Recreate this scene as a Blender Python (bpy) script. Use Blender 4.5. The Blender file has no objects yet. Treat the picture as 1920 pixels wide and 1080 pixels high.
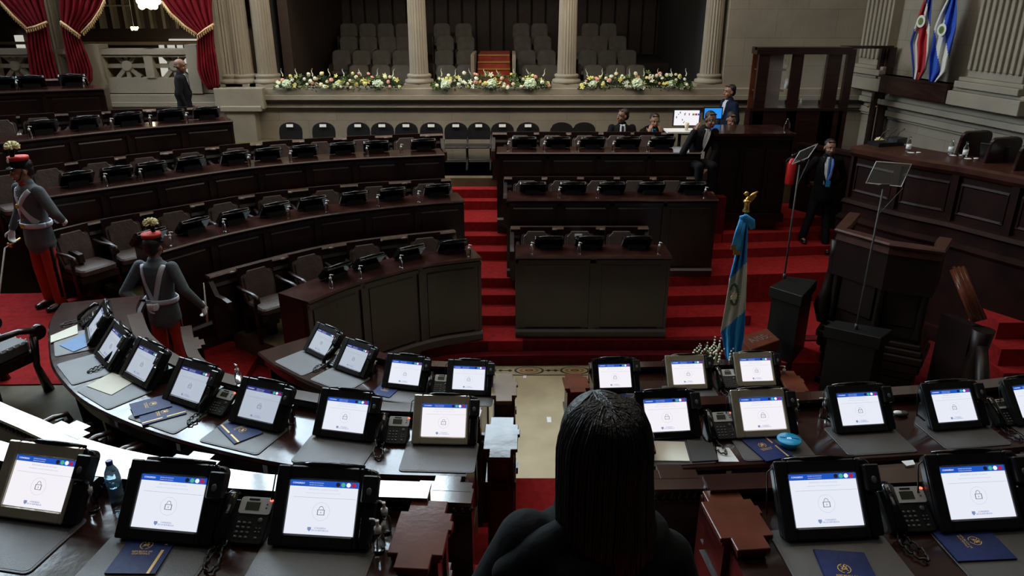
import bpy, bmesh, math, random
from mathutils import Vector as V, Matrix as M, Euler
from mathutils.bvhtree import BVHTree
random.seed(7)
SC = bpy.context.scene
COL = SC.collection
PI = math.pi
CZ = 4.85                                   # eye height above the floor of the well
F = 1387.0; TH = math.radians(21.3); CT, ST = math.cos(TH), math.sin(TH)
def P(u, v, z=None, y=None, x=None):
    a = (u-960)/F; b = (540-v)/F
    d = V((a, CT+b*ST, -ST+b*CT))
    t = (z-CZ)/d.z if z is not None else (y/d.y if y is not None else x/d.x)
    return V((0, 0, CZ)) + d*t
def proj(p):
    q = p-V((0, 0, CZ)); w = q.y*CT-q.z*ST
    return 960+F*q.x/w, 540-F*(q.y*ST+q.z*CT)/w
# ------------------------------------------------------------------ materials
MT = {}
def mat(name, col, rough=.5, metal=0, spec=.5, noise=0, nscale=8, bump=0, bscale=60, coat=0, emit=0, alpha=1, trans=0, sheen=0, stretch=None):
    m = bpy.data.materials.new(name); m.use_nodes = True
    nt = m.node_tree; b = nt.nodes['Principled BSDF']; L = nt.links.new
    b.inputs['Base Color'].default_value = (*col, 1); b.inputs['Roughness'].default_value = rough
    b.inputs['Metallic'].default_value = metal; b.inputs['Specular IOR Level'].default_value = spec
    b.inputs['Coat Weight'].default_value = coat; b.inputs['Coat Roughness'].default_value = .12
    b.inputs['Transmission Weight'].default_value = trans; b.inputs['Alpha'].default_value = alpha
    b.inputs['Sheen Weight'].default_value = sheen
    if emit:
        b.inputs['Emission Color'].default_value = (*col, 1); b.inputs['Emission Strength'].default_value = emit
        b.inputs['Base Color'].default_value = (.02, .02, .02, 1)
    if noise or bump:
        tc = nt.nodes.new('ShaderNodeTexCoord'); mp = nt.nodes.new('ShaderNodeMapping')
        mp.inputs['Scale'].default_value = stretch or (1, 1, 1); L(tc.outputs['Object'], mp.inputs[0])
    if noise:
        n = nt.nodes.new('ShaderNodeTexNoise'); n.inputs['Scale'].default_value = nscale; n.inputs['Detail'].default_value = 6
        L(mp.outputs[0], n.inputs[0])
        r = nt.nodes.new('ShaderNodeValToRGB')
        r.color_ramp.elements[0].position = .3; r.color_ramp.elements[1].position = .7
        r.color_ramp.elements[0].color = (*[c*(1-noise) for c in col], 1)
        r.color_ramp.elements[1].color = (*[min(1, c*(1+noise)) for c in col], 1)
        L(n.outputs[0], r.inputs[0]); L(r.outputs[0], b.inputs['Base Color'])
    if bump:
        n2 = nt.nodes.new('ShaderNodeTexNoise'); n2.inputs['Scale'].default_value = bscale; n2.inputs['Detail'].default_value = 4
        L(mp.outputs[0], n2.inputs[0])
        bp = nt.nodes.new('ShaderNodeBump'); bp.inputs['Strength'].default_value = bump; bp.inputs['Distance'].default_value = .02
        L(n2.outputs[0], bp.inputs['Height']); L(bp.outputs[0], b.inputs['Normal'])
    MT[name] = m; return m
mat('wood', (.020, .0068, .0052), .28, noise=.5, nscale=3, stretch=(1, 1, 6), bump=.08, bscale=9, coat=.25)
mat('wood_top', (.028, .0105, .008), .15, spec=.32, noise=.5, nscale=4, bump=.08, bscale=7, coat=.06)
mat('lacquer', (.035, .014, .011), .10, noise=.3, nscale=4, bump=.03, bscale=9, coat=1)
mat('wood_brown', (.115, .034, .020), .17, spec=.2, noise=.2, nscale=6, bump=.03, bscale=30)
mat('wood_rail', (.050, .017, .011), .34, spec=.3, noise=.3, nscale=6)
mat('wood_black', (.0085, .0030, .0025), .42, spec=.28, noise=.4, nscale=4)
mat('wood_pale', (.17, .11, .065), .28, noise=.2, nscale=6, coat=.3)
mat('wood_far', (.017, .0055, .0042), .36, noise=.45, nscale=3, bump=.1, bscale=14, coat=.15)
mat('wood_dais', (.014, .0038, .0028), .5, spec=.18, noise=.45, nscale=3, bump=.06, bscale=14)
mat('rail_edge', (.085, .052, .038), .34, noise=.3, nscale=12, bump=.15, bscale=40)
mat('stone', (.255, .225, .175), .75, noise=.14, nscale=1.6, bump=.25, bscale=26)
mat('stone_dark', (.19, .165, .13), .8, noise=.18, nscale=2, bump=.2, bscale=26)
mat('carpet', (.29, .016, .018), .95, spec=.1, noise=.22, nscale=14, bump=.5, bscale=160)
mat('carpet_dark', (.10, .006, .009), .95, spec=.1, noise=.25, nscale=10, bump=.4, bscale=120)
mat('curtain', (.15, .004, .011), .85, spec=.2, noise=.25, nscale=5, bump=.2, bscale=60)
mat('gold', (.62, .36, .10), .38, metal=.85)
mat('gold_print', (.75, .48, .14), .45, metal=.2)
mat('fringe', (.55, .38, .19), .7, noise=.3, nscale=60)
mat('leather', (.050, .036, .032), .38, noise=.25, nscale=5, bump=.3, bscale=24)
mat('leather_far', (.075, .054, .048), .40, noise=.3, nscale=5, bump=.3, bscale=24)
mat('pad', (.085, .083, .084), .42, noise=.12, nscale=4, bump=.12, bscale=200)
mat('plastic', (.012, .012, .013), .30, noise=.3, nscale=20, bump=.05, bscale=60)
mat('plastic_gloss', (.006, .006, .007), .10, bump=.25, bscale=14)
mat('plastic_grey', (.045, .05, .052), .5)
mat('silver_sheen_bezel', (.50, .45, .34), .22, metal=.45, bump=.35, bscale=9)  # silvery reflection put into the bezel colour
mat('phone_silver', (.60, .61, .62), .4)
mat('lcd', (.045, .06, .035), .25)
mat('led', (1, .06, .03), emit=6)
mat('button', (.10, .11, .115), .45)
mat('white_plastic', (.75, .75, .73), .4)
mat('paper', (.78, .77, .66), .8, noise=.04, nscale=3)
mat('paper_white', (.82, .83, .84), .8)
mat('blue_folder', (.03, .16, .42), .5, noise=.1)
mat('navy_folder', (.012, .028, .13), .5, spec=.2, noise=.2, nscale=30)
mat('clear', (.9, .95, .97), .03, trans=1)
mat('water_blue', (.55, .80, .95), .05, trans=.75)
mat('cap_blue', (.05, .05, .25), .4)
mat('screen', (.86, .90, 1.0), .3, emit=.92)
mat('screen_warm', (.95, .92, .98), .3, emit=.95)
mat('screen_angle_dimmed', (.56, .63, .74), .3, emit=.80)  # oblique viewing falloff put into screen and header colours
mat('header', (.015, .10, .60), .3, emit=.85)
mat('header_angle_dimmed', (.03, .04, .26), .3, emit=.8)
mat('line', (.30, .38, .70), .3, emit=.7)
mat('line_pale', (.62, .70, .88), .3, emit=.8)
mat('line_dark', (.07, .08, .13), .3, emit=.6)
mat('icon_green', (.08, .55, .32), emit=.8); mat('icon_red', (.55, .02, .06), emit=.8)
mat('icon_white', (.9, .93, 1), emit=1); mat('icon_dark', (.03, .02, .03), emit=.5)
mat('skin', (.30, .155, .10), .5, noise=.1, nscale=20)
mat('skin_dark', (.20, .095, .06), .5, noise=.1, nscale=20)
mat('hair', (.009, .007, .007), .42, noise=.4, nscale=3, stretch=(40, 40, 2), bump=.5, bscale=3)
mat('eye_white', (.6, .58, .55), .3)
mat('suit_black', (.008, .008, .010), .85, spec=.12, noise=.3, nscale=20)
mat('suit_navy', (.007, .013, .036), .8, spec=.15, noise=.3, nscale=20)
mat('coat', (.012, .014, .015), .9, spec=.15, noise=.35, nscale=7, bump=.2, bscale=30)
mat('shirt', (.60, .63, .70), .7)
mat('shirt_cyan', (.05, .38, .62), .7)
mat('tie_blue', (.03, .12, .30), .6)
mat('uniform', (.085, .10, .115), .85, noise=.15, nscale=30, bump=.1, bscale=80)
mat('uniform_red', (.40, .025, .016), .8, noise=.2, nscale=12)
mat('cap_red', (.52, .025, .012), .7)
mat('white_cloth', (.62, .63, .72), .7, noise=.05)
mat('glove', (.68, .68, .70), .7)
mat('plume', (.78, .72, .42), .9)
mat('shoe', (.008, .008, .008), .2)
mat('steel', (.62, .6, .52), .35, metal=.2)
mat('flag_blue', (.02, .30, .72), .6, noise=.1); mat('flag_white', (.66, .66, .62), .7)
mat('flag_red', (.42, .02, .03), .7); mat('flag_navy', (.02, .05, .35), .7)
mat('flag_royal', (.02, .08, .50), .7)
mat('green', (.035, .075, .02), .7, noise=.4, nscale=20); mat('leaf', (.11, .17, .04), .7, noise=.4, nscale=20)
mat('bloom_white', (.80, .83, .66), .8); mat('bloom_yellow', (.75, .70, .22), .8); mat('bloom_pink', (.78, .38, .33), .8)
mat('bloom_cream', (.78, .68, .48), .8); mat('bloom_hydrangea', (.62, .74, .55), .8, bump=.6, bscale=50)
mat('marble', (.50, .42, .28), .22, noise=.12, nscale=2.2, bump=.03)
mat('mosaic', (.40, .36, .24), .3, noise=.1); mat('mosaic_dark', (.07, .05, .03), .3); mat('mosaic_ochre', (.33, .16, .05), .3)
mat('parquet', (.11, .088, .05), .6, spec=.2, noise=.3, nscale=4)
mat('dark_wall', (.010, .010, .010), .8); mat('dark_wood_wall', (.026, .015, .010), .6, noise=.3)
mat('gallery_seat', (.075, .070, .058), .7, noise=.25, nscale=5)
mat('gallery_red', (.28, .035, .02), .9, noise=.3)
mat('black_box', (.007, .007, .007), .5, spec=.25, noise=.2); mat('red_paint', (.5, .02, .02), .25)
mat('lamp_glow', (1, .83, .42), emit=9); mat('lamp_small', (1, .8, .42), emit=5)
mat('window_glow', (.72, .88, 1.0), emit=20.0)
mat('hall_glow', (.95, .92, .80), emit=.55)
mat('sign_blue', (.02, .12, .55), emit=.6); mat('sign_cyan', (.02, .30, .9), emit=.9)
mat('candy_blue', (.02, .42, .80), .3); mat('blue_plastic', (.03, .10, .22), .6)
g = mat('glass', (.8, .85, .85), .02, trans=0, alpha=.10)
def brick_stone():
    m = MT['stone'].copy(); m.name = 'stone_blocks'; MT['stone_blocks'] = m
    nt = m.node_tree; L = nt.links.new
    r = [n for n in nt.nodes if n.type == 'VALTORGB'][0]; b = nt.nodes['Principled BSDF']
    tc = nt.nodes.new('ShaderNodeTexCoord'); sp = nt.nodes.new('ShaderNodeSeparateXYZ'); cb = nt.nodes.new('ShaderNodeCombineXYZ')
    ad = nt.nodes.new('ShaderNodeMath'); L(tc.outputs['Object'], sp.inputs[0]); L(sp.outputs[0], ad.inputs[0]); L(sp.outputs[1], ad.inputs[1])
    L(ad.outputs[0], cb.inputs[0]); L(sp.outputs[2], cb.inputs[1])
    br = nt.nodes.new('ShaderNodeTexBrick'); L(cb.outputs[0], br.inputs['Vector'])
    br.inputs['Scale'].default_value = 1; br.inputs['Brick Width'].default_value = 1.15; br.inputs['Row Height'].default_value = .52
    br.inputs['Mortar Size'].default_value = .006; br.inputs['Color1'].default_value = (1, 1, 1, 1); br.inputs['Color2'].default_value = (.86, .86, .9, 1)
    br.inputs['Mortar'].default_value = (.72, .70, .68, 1)
    mx = nt.nodes.new('ShaderNodeMix'); mx.data_type = 'RGBA'; mx.blend_type = 'MULTIPLY'; mx.inputs[0].default_value = 1
    L(r.outputs[0], mx.inputs[6]); L(br.outputs[0], mx.inputs[7]); L(mx.outputs[2], b.inputs['Base Color'])
brick_stone()
# ------------------------------------------------------------------ mesh builder
class MB:
    def __init__(s): s.bm = bmesh.new(); s.m = M(); s.mi = 0
    def v(s, p): return s.bm.verts.new(s.m @ V(p))
    def f(s, vs, smooth=False):
        try: f = s.bm.faces.new(vs); f.material_index = s.mi; f.smooth = smooth; return f
        except ValueError: return None
    def box(s, c, d, rot=None, taper=1):
        c = V(c); R = Euler(rot).to_matrix() if rot else M.Identity(3); vs = []
        for z in (-.5, .5):
            t = taper if z > 0 else 1
            for x, y in ((-.5, -.5), (.5, -.5), (.5, .5), (-.5, .5)): vs.append(s.v(c+R @ V((x*d[0]*t, y*d[1]*t, z*d[2]))))
        for q in ((3, 2, 1, 0), (4, 5, 6, 7), (0, 1, 5, 4), (1, 2, 6, 5), (2, 3, 7, 6), (3, 0, 4, 7)): s.f([vs[i] for i in q])
        return s
    def bbox(s, x0, x1, y0, y1, z0, z1): return s.box(((x0+x1)/2, (y0+y1)/2, (z0+z1)/2), (x1-x0, y1-y0, z1-z0))
    def prism(s, poly, z0, z1):
        a = sum(poly[i][0]*poly[(i+1) % len(poly)][1]-poly[(i+1) % len(poly)][0]*poly[i][1] for i in range(len(poly)))
        if a < 0: poly = poly[::-1]
        lo = [s.v((p[0], p[1], z0)) for p in poly]; hi = [s.v((p[0], p[1], z1)) for p in poly]; n = len(poly)
        s.f(lo[::-1]); s.f(hi)
        for i in range(n): s.f([lo[i], lo[(i+1) % n], hi[(i+1) % n], hi[i]])
        return s
    def rbox(s, cx, cy, w, h, r, z0, z1, n=4):
        pl = []
        for k, (sx, sy) in enumerate(((1, 1), (-1, 1), (-1, -1), (1, -1))):
            for i in range(n+1):
                a = k*PI/2+i*PI/2/n; pl.append((cx+sx*(w/2-r)+r*math.cos(a), cy+sy*(h/2-r)+r*math.sin(a)))
        return s.prism(pl, z0, z1)
    def tube(s, pts, r, n=8, caps=True, side=None):
        pts = [V(p) for p in pts]; rings = []; prev = None
        for i, p in enumerate(pts):
            d = (pts[min(i+1, len(pts)-1)]-pts[max(i-1, 0)]).normalized()
            rr = r[i] if isinstance(r, (list, tuple)) else r
            if isinstance(rr, (int, float)): rr = (rr, rr)
            ref = V(side) if side else (prev if prev else (V((0, 0, 1)) if abs(d.z) < .9 else V((1, 0, 0))))
            a = (ref-d*ref.dot(d))
            a = a.normalized() if a.length > 1e-5 else d.orthogonal().normalized()
            if not side: prev = a
            b = d.cross(a)
            rings.append([s.v(p+a*rr[0]*math.cos(2*PI*k/n)+b*rr[1]*math.sin(2*PI*k/n)) for k in range(n)])
        for i in range(len(rings)-1):
            for k in range(n): s.f([rings[i][k], rings[i][(k+1) % n], rings[i+1][(k+1) % n], rings[i+1][k]], True)
        if caps: s.f(rings[0][::-1]); s.f(rings[-1])
        return s
    def capsule(s, pts, r, n=12, side=None):        # chain with rounded ends
        pts = [V(p) for p in pts]; rr = [(q, q) if isinstance(q, (int, float)) else q for q in (r if isinstance(r, list) else [r]*len(pts))]
        d0 = (pts[0]-pts[1]).normalized(); d1 = (pts[-1]-pts[-2]).normalized(); A, B, RA, RB = [], [], [], []
        for k in (1, 2, 3):
            a = k*PI/6.3; e0 = min(rr[0]); e1 = min(rr[-1])
            A.insert(0, pts[0]+d0*e0*math.sin(a)); RA.insert(0, (rr[0][0]*math.cos(a), rr[0][1]*math.cos(a)))
            B.append(pts[-1]+d1*e1*math.sin(a)); RB.append((rr[-1][0]*math.cos(a), rr[-1][1]*math.cos(a)))
        return s.tube(A+pts+B, RA+rr+RB, n, True, side)
    def lathe(s, prof, c=(0, 0, 0), n=16, axis=None, flute=0):
        c = V(c); R = V((0, 0, 1)).rotation_difference(V(axis)).to_matrix() if axis else M.Identity(3); rings = []
        for r, z in prof:
            rings.append([s.v(c+R @ V(((r*(1-(flute if k % 2 else 0)))*math.cos(2*PI*k/n), (r*(1-(flute if k % 2 else 0)))*math.sin(2*PI*k/n), z))) for k in range(n)])
        for i in range(len(rings)-1):
            for k in range(n): s.f([rings[i][k], rings[i][(k+1) % n], rings[i+1][(k+1) % n], rings[i+1][k]], not flute)
        s.f(rings[0][::-1]); s.f(rings[-1]); return s
    def ball(s, c, r, n=12, m=8, rot=None):
        if isinstance(r, (int, float)): r = (r, r, r)
        c = V(c); R = Euler(rot).to_matrix() if rot else M.Identity(3); rings = []
        for i in range(1, m):
            a = PI*i/m-PI/2; rings.append([s.v(c+R @ V((r[0]*math.cos(a)*math.cos(2*PI*k/n), r[1]*math.cos(a)*math.sin(2*PI*k/n), r[2]*math.sin(a)))) for k in range(n)])
        b, t = s.v(c+R @ V((0, 0, -r[2]))), s.v(c+R @ V((0, 0, r[2])))
        for i in range(len(rings)-1):
            for k in range(n): s.f([rings[i][k], rings[i][(k+1) % n], rings[i+1][(k+1) % n], rings[i+1][k]], True)
        for k in range(n): s.f([b, rings[0][(k+1) % n], rings[0][k]], True); s.f([t, rings[-1][k], rings[-1][(k+1) % n]], True)
        return s
    def sweep(s, crv, prof, smooth=False):          # prof: closed list of (offset, z)
        rings = [[s.v((q[0], q[1], z)) for q, z in ((crv.off(i, o), z) for o, z in prof)] for i in range(len(crv.p))]
        n = len(prof)
        for i in range(len(rings)-1):
            for k in range(n): s.f([rings[i][k], rings[i][(k+1) % n], rings[i+1][(k+1) % n], rings[i+1][k]], smooth)
        s.f(rings[0][::-1]); s.f(rings[-1]); return s
    def mesh(s, name, mats, bevel=0):
        bmesh.ops.recalc_face_normals(s.bm, faces=s.bm.faces[:])
        if bevel:
            es = [e for e in s.bm.edges if len(e.link_faces) == 2 and e.calc_face_angle(0) > .7]
            bmesh.ops.bevel(s.bm, geom=es, offset=bevel, segments=1, affect='EDGES', clamp_overlap=True)
        me = bpy.data.meshes.new(name); s.bm.to_mesh(me); s.bm.free()
        for m in (mats if isinstance(mats, (list, tuple)) else [mats]): me.materials.append(MT[m])
        return me
    def ob(s, name, mats, parent=None, bevel=0, loc=None): return ob(name, s.mesh(name, mats, bevel), parent, loc)
def ob(name, me, parent=None, loc=None, rot=None):
    o = bpy.data.objects.new(name, me); COL.objects.link(o)
    if parent: o.parent = parent
    if loc is not None: o.location = loc
    if rot: o.rotation_euler = rot
    return o
def tag(o, label, cat, group=None, kind=None):
    o['label'] = label; o['category'] = cat
    if group: o['group'] = group
    if kind: o['kind'] = kind
    return o
def thing(name, label, cat, loc=(0, 0, 0), rz=0, group=None):
    o = bpy.data.objects.new(name, None); COL.objects.link(o); o.location = loc; o.rotation_euler = (0, 0, rz); o.empty_display_size = .1
    return tag(o, label, cat, group)
def struct(name, mb, m, bevel=0, label=None):
    o = mb.ob(name, m, None, bevel); o['kind'] = 'structure'
    if label: o['label'] = label
    return o
KIDS = {}
def kids(o):
    return [c for c in bpy.data.objects if c.parent == o]
def copy_tree(o, tree, parent=None):
    c = o.copy(); COL.objects.link(c)
    if parent: c.parent = parent
    for ch, sub in tree: copy_tree(ch, sub, c)
    return c
def tree_of(o): return [(c, tree_of(c)) for c in kids(o)]
class Proto:
    def __init__(s, root): s.root = root; s.tree = tree_of(root); s.used = False
    def put(s, loc, rz, label, group=None):
        r = s.root if not s.used else copy_tree(s.root, s.tree)
        s.used = True; r.location = loc; r.rotation_euler = (0, 0, rz); r['label'] = label
        if group: r['group'] = group
        return r
class Crv:                                          # plan curve; + offset is to the left of its direction
    def __init__(s, pts, step=.12):
        P4 = [V(p[:2]) for p in pts]; s.p = []
        if len(P4) == 2:
            n = max(2, int((P4[1]-P4[0]).length/step)); s.p = [P4[0].lerp(P4[1], i/n) for i in range(n+1)]
        else:
            E = [P4[0]*2-P4[1]]+P4+[P4[-1]*2-P4[-2]]
            for i in range(1, len(E)-2):
                n = max(1, int((E[i+1]-E[i]).length/step))
                for k in range(n):
                    t = k/n; s.p.append(.5*((2*E[i])+(E[i+1]-E[i-1])*t+(2*E[i-1]-5*E[i]+4*E[i+1]-E[i+2])*t*t+(3*E[i]-E[i-1]-3*E[i+1]+E[i+2])*t**3))
            s.p.append(P4[-1])
        s.fix()
    def fix(s):
        s.t = [(s.p[min(i+1, len(s.p)-1)]-s.p[max(i-1, 0)]).normalized() for i in range(len(s.p))]
        s.L = [0]
        for i in range(1, len(s.p)): s.L.append(s.L[-1]+(s.p[i]-s.p[i-1]).length)
    def off(s, i, o): t = s.t[i]; return V((s.p[i].x-t.y*o, s.p[i].y+t.x*o))
    def shift(s, o):
        c = Crv.__new__(Crv); c.p = [s.off(i, o) for i in range(len(s.p))]; c.fix(); return c
    def at(s, d):
        d = max(0, min(s.L[-1], d)); i = 0
        while i < len(s.L)-2 and s.L[i+1] < d: i += 1
        k = (d-s.L[i])/(s.L[i+1]-s.L[i]); return s.p[i].lerp(s.p[i+1], k), s.t[i].lerp(s.t[i+1], k).normalized()
    def cut(s, a, b):
        c = Crv.__new__(Crv); n = max(2, int((b-a)/.12)); c.p = [s.at(a+(b-a)*i/n)[0] for i in range(n+1)]; c.fix(); return c
    def snap(s, z, u, v=None):                      # point of the curve that is seen at column u (and row v)
        best = None; n = 300
        for i in range(n+1):
            d = s.L[-1]*i/n; p, t = s.at(d); q = proj(V((p.x, p.y, z)))
            e = abs(q[0]-u) if v is None else (q[0]-u)**2+(q[1]-v)**2
            if best is None or e < best[0]: best = (e, d)
        p, t = s.at(best[1]); return V((p.x, p.y, z)), math.atan2(t.y, t.x), best[1]
_tx = {}
def text_mesh(body, size, m, ext=.0004):
    k = (body, size, m)
    if k in _tx: return _tx[k]
    c = bpy.data.curves.new('t', 'FONT'); c.body = body; c.size = size; c.extrude = ext; c.align_x = 'CENTER'; c.align_y = 'CENTER'; c.resolution_u = 2
    o = bpy.data.objects.new('t', c); COL.objects.link(o); bpy.context.view_layer.update()
    me = bpy.data.meshes.new_from_object(o.evaluated_get(bpy.context.evaluated_depsgraph_get())); bpy.data.objects.remove(o)
    me.materials.clear(); me.materials.append(MT[m]); _tx[k] = me; return me
ORD = ['first', 'second', 'third', 'fourth', 'fifth', 'sixth', 'seventh', 'eighth', 'ninth', 'tenth', 'eleventh', 'twelfth', 'thirteenth', 'fourteenth']
# ------------------------------------------------------------------ levels
PA, PB, PC, PD, PE = .80, 1.28, 1.76, 2.24, 2.72
P3, P2, P1 = .55, 1.22, 1.88
# ------------------------------------------------------------------ plan curves
A_L = Crv([(-2.40, 8.0), (-2.06, 8.5), (-1.61, 8.95), (-1.08, 9.35), (-.42, 9.6)]); A_C = Crv([(.05, 9.66), (2.2, 9.66)])
B_L = Crv([(-4.25, 8.4), (-3.7, 9.15), (-2.82, 9.95), (-2, 10.4), (-1.3, 10.68), (-.72, 10.85)]); B_C = Crv([(-.08, 10.9), (3.12, 10.9)])
C_L = Crv([(-6.0, 9.15), (-5.55, 9.55), (-4.9, 10.12), (-3.94, 10.95), (-2.67, 11.58), (-1.1, 11.98)]); C_C = Crv([(-.25, 12.1), (3.1, 12.1)])
D_L = Crv([(-8.2, 9.3), (-7.35, 10.1), (-6.5, 10.95), (-5.71, 11.65), (-4.6, 12.35)]); E_L = Crv([(-9.2, 11.5), (-8.3, 12.05), (-7.6, 12.4), (-6.8, 12.68)])
RA_L = Crv([(-3.78, 8.6), (-3.45, 8.98), (-2.72, 9.7), (-1.95, 10.14), (-.85, 10.55)]); RA_C = Crv([(-.02, 10.72), (2.05, 10.72)])
RB_L = Crv([(-5.75, 8.95), (-5.45, 9.4), (-4.8, 10.0), (-3.86, 10.8), (-2.6, 11.42), (-1.0, 11.84)]); RB_C = Crv([(-.13, 11.95), (3.05, 11.95)])
RC_L = Crv([(-8.05, 9.2), (-7.2, 10.05), (-6.3, 10.95), (-4.54, 12.2), (-3.0, 12.88), (-1.24, 13.3)]); RC_C = Crv([(-.35, 13.4), (2.9, 13.4)])
RD_L = Crv([(-9.0, 11.4), (-8.2, 11.95), (-7.1, 12.5), (-5.5, 13.1)])
N2L = Crv([(-4.55, 6.95), (-4.41, 6.51), (-4.12, 6.0), (-3.84, 5.57), (-3.51, 5.21), (-3.22, 4.96), (-2.84, 4.72), (-2.45, 4.52), (-1.99, 4.33), (-1.53, 4.18), (-.99, 4.07), (-.3, 4.03)])
N2R = Crv([(1.0, 4.11), (1.54, 4.16), (2.24, 4.22), (2.9, 4.29), (3.7, 4.40), (4.4, 4.55)])
N3L = Crv([(-2.72, 7.2), (-2.44, 6.89), (-2.05, 6.57), (-1.62, 6.29), (-1.1, 6.10), (-.3, 6.02)]); N3R = Crv([(.82, 6.02), (1.6, 6.06), (2.75, 6.13)])
N1L = Crv([(-3.2, 2.75), (-2.5, 2.50), (-1.7, 2.36), (-.9, 2.27), (-.42, 2.24)]); N1R = Crv([(.96, 2.30), (1.6, 2.34), (2.3, 2.39), (3.2, 2.48)])
R2L = Crv([P(u, v, z=2.40).xy for u, v in ((-60, 752), (0, 780), (45, 799), (90, 820), (140, 841), (210, 861), (267, 873), (330, 885), (440, 903), (523, 913), (700, 929), (884, 938))])
R2R = Crv([(.76, 3.33), (1.3, 3.35), (2.0, 3.42), (3.0, 3.55), (4.1, 3.75)])
R3L = Crv([P(u, v, z=1.74).xy for u, v in ((343, 612), (348, 640), (361, 673), (398, 702), (444, 724), (500, 741), (575, 752), (700, 764), (900, 778))]); R3R = Crv([(1.0, 5.36), (2.2, 5.40), (3.5, 5.5)])
# ------------------------------------------------------------------ floor and tiers
struct('floor', MB().bbox(-8, 9, 4, 12, -.3, 0), 'marble')
m = MB(); m.bbox(-1.6, 4.2, 9.10, 9.385, 0, .006)
m.mi = 1; m.bbox(-1.6, 4.2, 9.10, 9.115, .006, .008); m.bbox(-1.6, 4.2, 9.37, 9.385, .006, .008)
for cx in (-1.1, -.43, .24, .88, 1.5, 2.15, 2.8, 3.45):
    for r, mi in ((1, 1), (.84, 0), (.66, 2), (.45, 0), (.3, 1), (.16, 2)):
        m.mi = mi; m.prism([(cx+.21*r*math.cos(a*PI/12), 9.24+.115*r*math.sin(a*PI/12)) for a in range(24)], .006, .012-.004*r)
    m.mi = 1
    for sx in (-1, 1): m.box((cx+sx*.335, 9.24, .007), (.17, .012, .004)); m.box((cx+sx*.27, 9.24, .007), (.05, .05, .004), (0, 0, .78))
struct('trim_1', m, ['mosaic', 'mosaic_dark', 'mosaic_ochre'], label='ornamental mosaic border along the far edge of the marble floor')
G = Crv([(-3.0, 7.2), (-2.68, 7.75), (-2.28, 8.4), (-1.80, 8.93), (-1.2, 9.3), (-.5, 9.47), (.3, 9.52), (4.4, 9.55)])
m = MB(); m.sweep(G, [(-.12, 0), (1.0, 0), (1.0, .16), (-.12, .16)]); m.sweep(G, [(.03, .1), (1.6, .1), (1.6, .32), (.03, .32)])
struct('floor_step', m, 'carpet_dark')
tiers = MB()
for c, z in ((A_L, PA), (B_L, PB), (C_L, PC), (D_L, PD), (E_L, PE)): tiers.sweep(c, [(.06, 0), (1.5, 0), (1.5, z), (.06, z)])
for c, z in ((A_C, PA), (B_C, PB), (C_C, PC)): tiers.sweep(c, [(.06, 0), (1.4, 0), (1.4, z), (.06, z)])
tiers.bbox(-9.5, 6, 13.55, 15.1, 0, PC); tiers.bbox(-9.5, -4.2, 13.0, 15.1, 0, PD); tiers.bbox(-9.5, -7, 12.7, 15, 0, PE)
struct('floor_tiers', tiers, 'parquet')
ks = [(-.02, 0, 0), (.32, 9.66, 9.6), (.48, 10.07, 9.98), (.64, 10.5, 10.36), (.80, 10.81, 10.62), (.96, 11.65, 11.68), (1.12, 11.99, 12.0), (1.28, 12.28, 12.35), (1.44, 13.08, 0), (1.60, 13.31, 0), (1.76, 13.75, 0)]
m = MB()
for i, (z, y, _) in enumerate(ks[1:]):
    if i == 0: y = 9.53; z = .325
    y1 = ks[i+2][1] if i+2 < len(ks) else 15.0
    L_ = lambda yy: -.50-(yy-9.7)*.195; R_ = lambda yy: .14-(yy-9.7)*.095
    m.prism([(L_(y), y), (R_(y), y), (R_(y1), y1+.02), (L_(y1), y1+.02)], 0, z)
struct('floor_aisle_stairs', m, 'carpet')
# right hand stairs, their front edges traced from left (1250) to right
m = MB()
st = [(.32, 632, 628), (.48, 596, 592), (.64, 556, 552), (.80, 521, 508), (.96, 470, 460), (1.12, 441, 433), (1.28, 415, 407)]
for i, (z, va, vb) in enumerate(st):
    z = z+.004*(i == 0)
    a, b = P(1262, va, z=z), P(1560, vb, z=z)
    b.x = 5.6 if i > 2 else (3.55 if i in (1, 2) else 4.4)
    if i < 4: a.x = 2.15
    else: a.x = 2.9
    e = 15.0
    m.prism([(a.x, a.y), (b.x, b.y), (b.x, e), (a.x, e)], 0, z)
m.bbox(3.5, 5.1, 8.9, 12, 0, .30)
struct('floor_right_stairs', m, 'carpet')
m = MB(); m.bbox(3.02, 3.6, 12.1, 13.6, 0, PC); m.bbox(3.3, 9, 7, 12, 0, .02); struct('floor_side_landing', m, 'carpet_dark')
# near side platforms
m = MB()
m.bbox(-6.5, 6.5, -1.5, 2.3, 0, P1)
m.sweep(R2L.shift(-.12), [(0, 0), (-3, 0), (-3, P1), (0, P1)]); m.sweep(R2R.shift(-.12), [(0, 0), (-2, 0), (-2, P1), (0, P1)])
m.sweep(N2L, [(.7, 0), (-1.2, 0), (-1.2, P2), (.7, P2)]); m.sweep(N2R, [(.7, 0), (-1.2, 0), (-1.2, P2), (.7, P2)])
m.sweep(N3L, [(.6, 0), (-1.6, 0), (-1.6, P3), (.6, P3)]); m.sweep(N3R, [(.6, 0), (-1.6, 0), (-1.6, P3), (.6, P3)])
struct('floor_near_tiers', m, 'parquet')
m = MB()
m.bbox(-.6, 1.3, 2.2, 3.5, 0, P1-.16); m.bbox(-.35, 1.05, 3.4, 4.5, 0, P2-.1); m.bbox(-.35, 1.05, 4.4, 4.9, 0, .85); m.bbox(-.32, .95, 4.8, 5.98, 0, P3); m.bbox(-.32, .95, 5.9, 6.2, 0, .36); m.bbox(-.32, .95, 6.1, 6.42, 0, .18)
struct('floor_middle_aisle', m, 'carpet')
m = MB()
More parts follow.
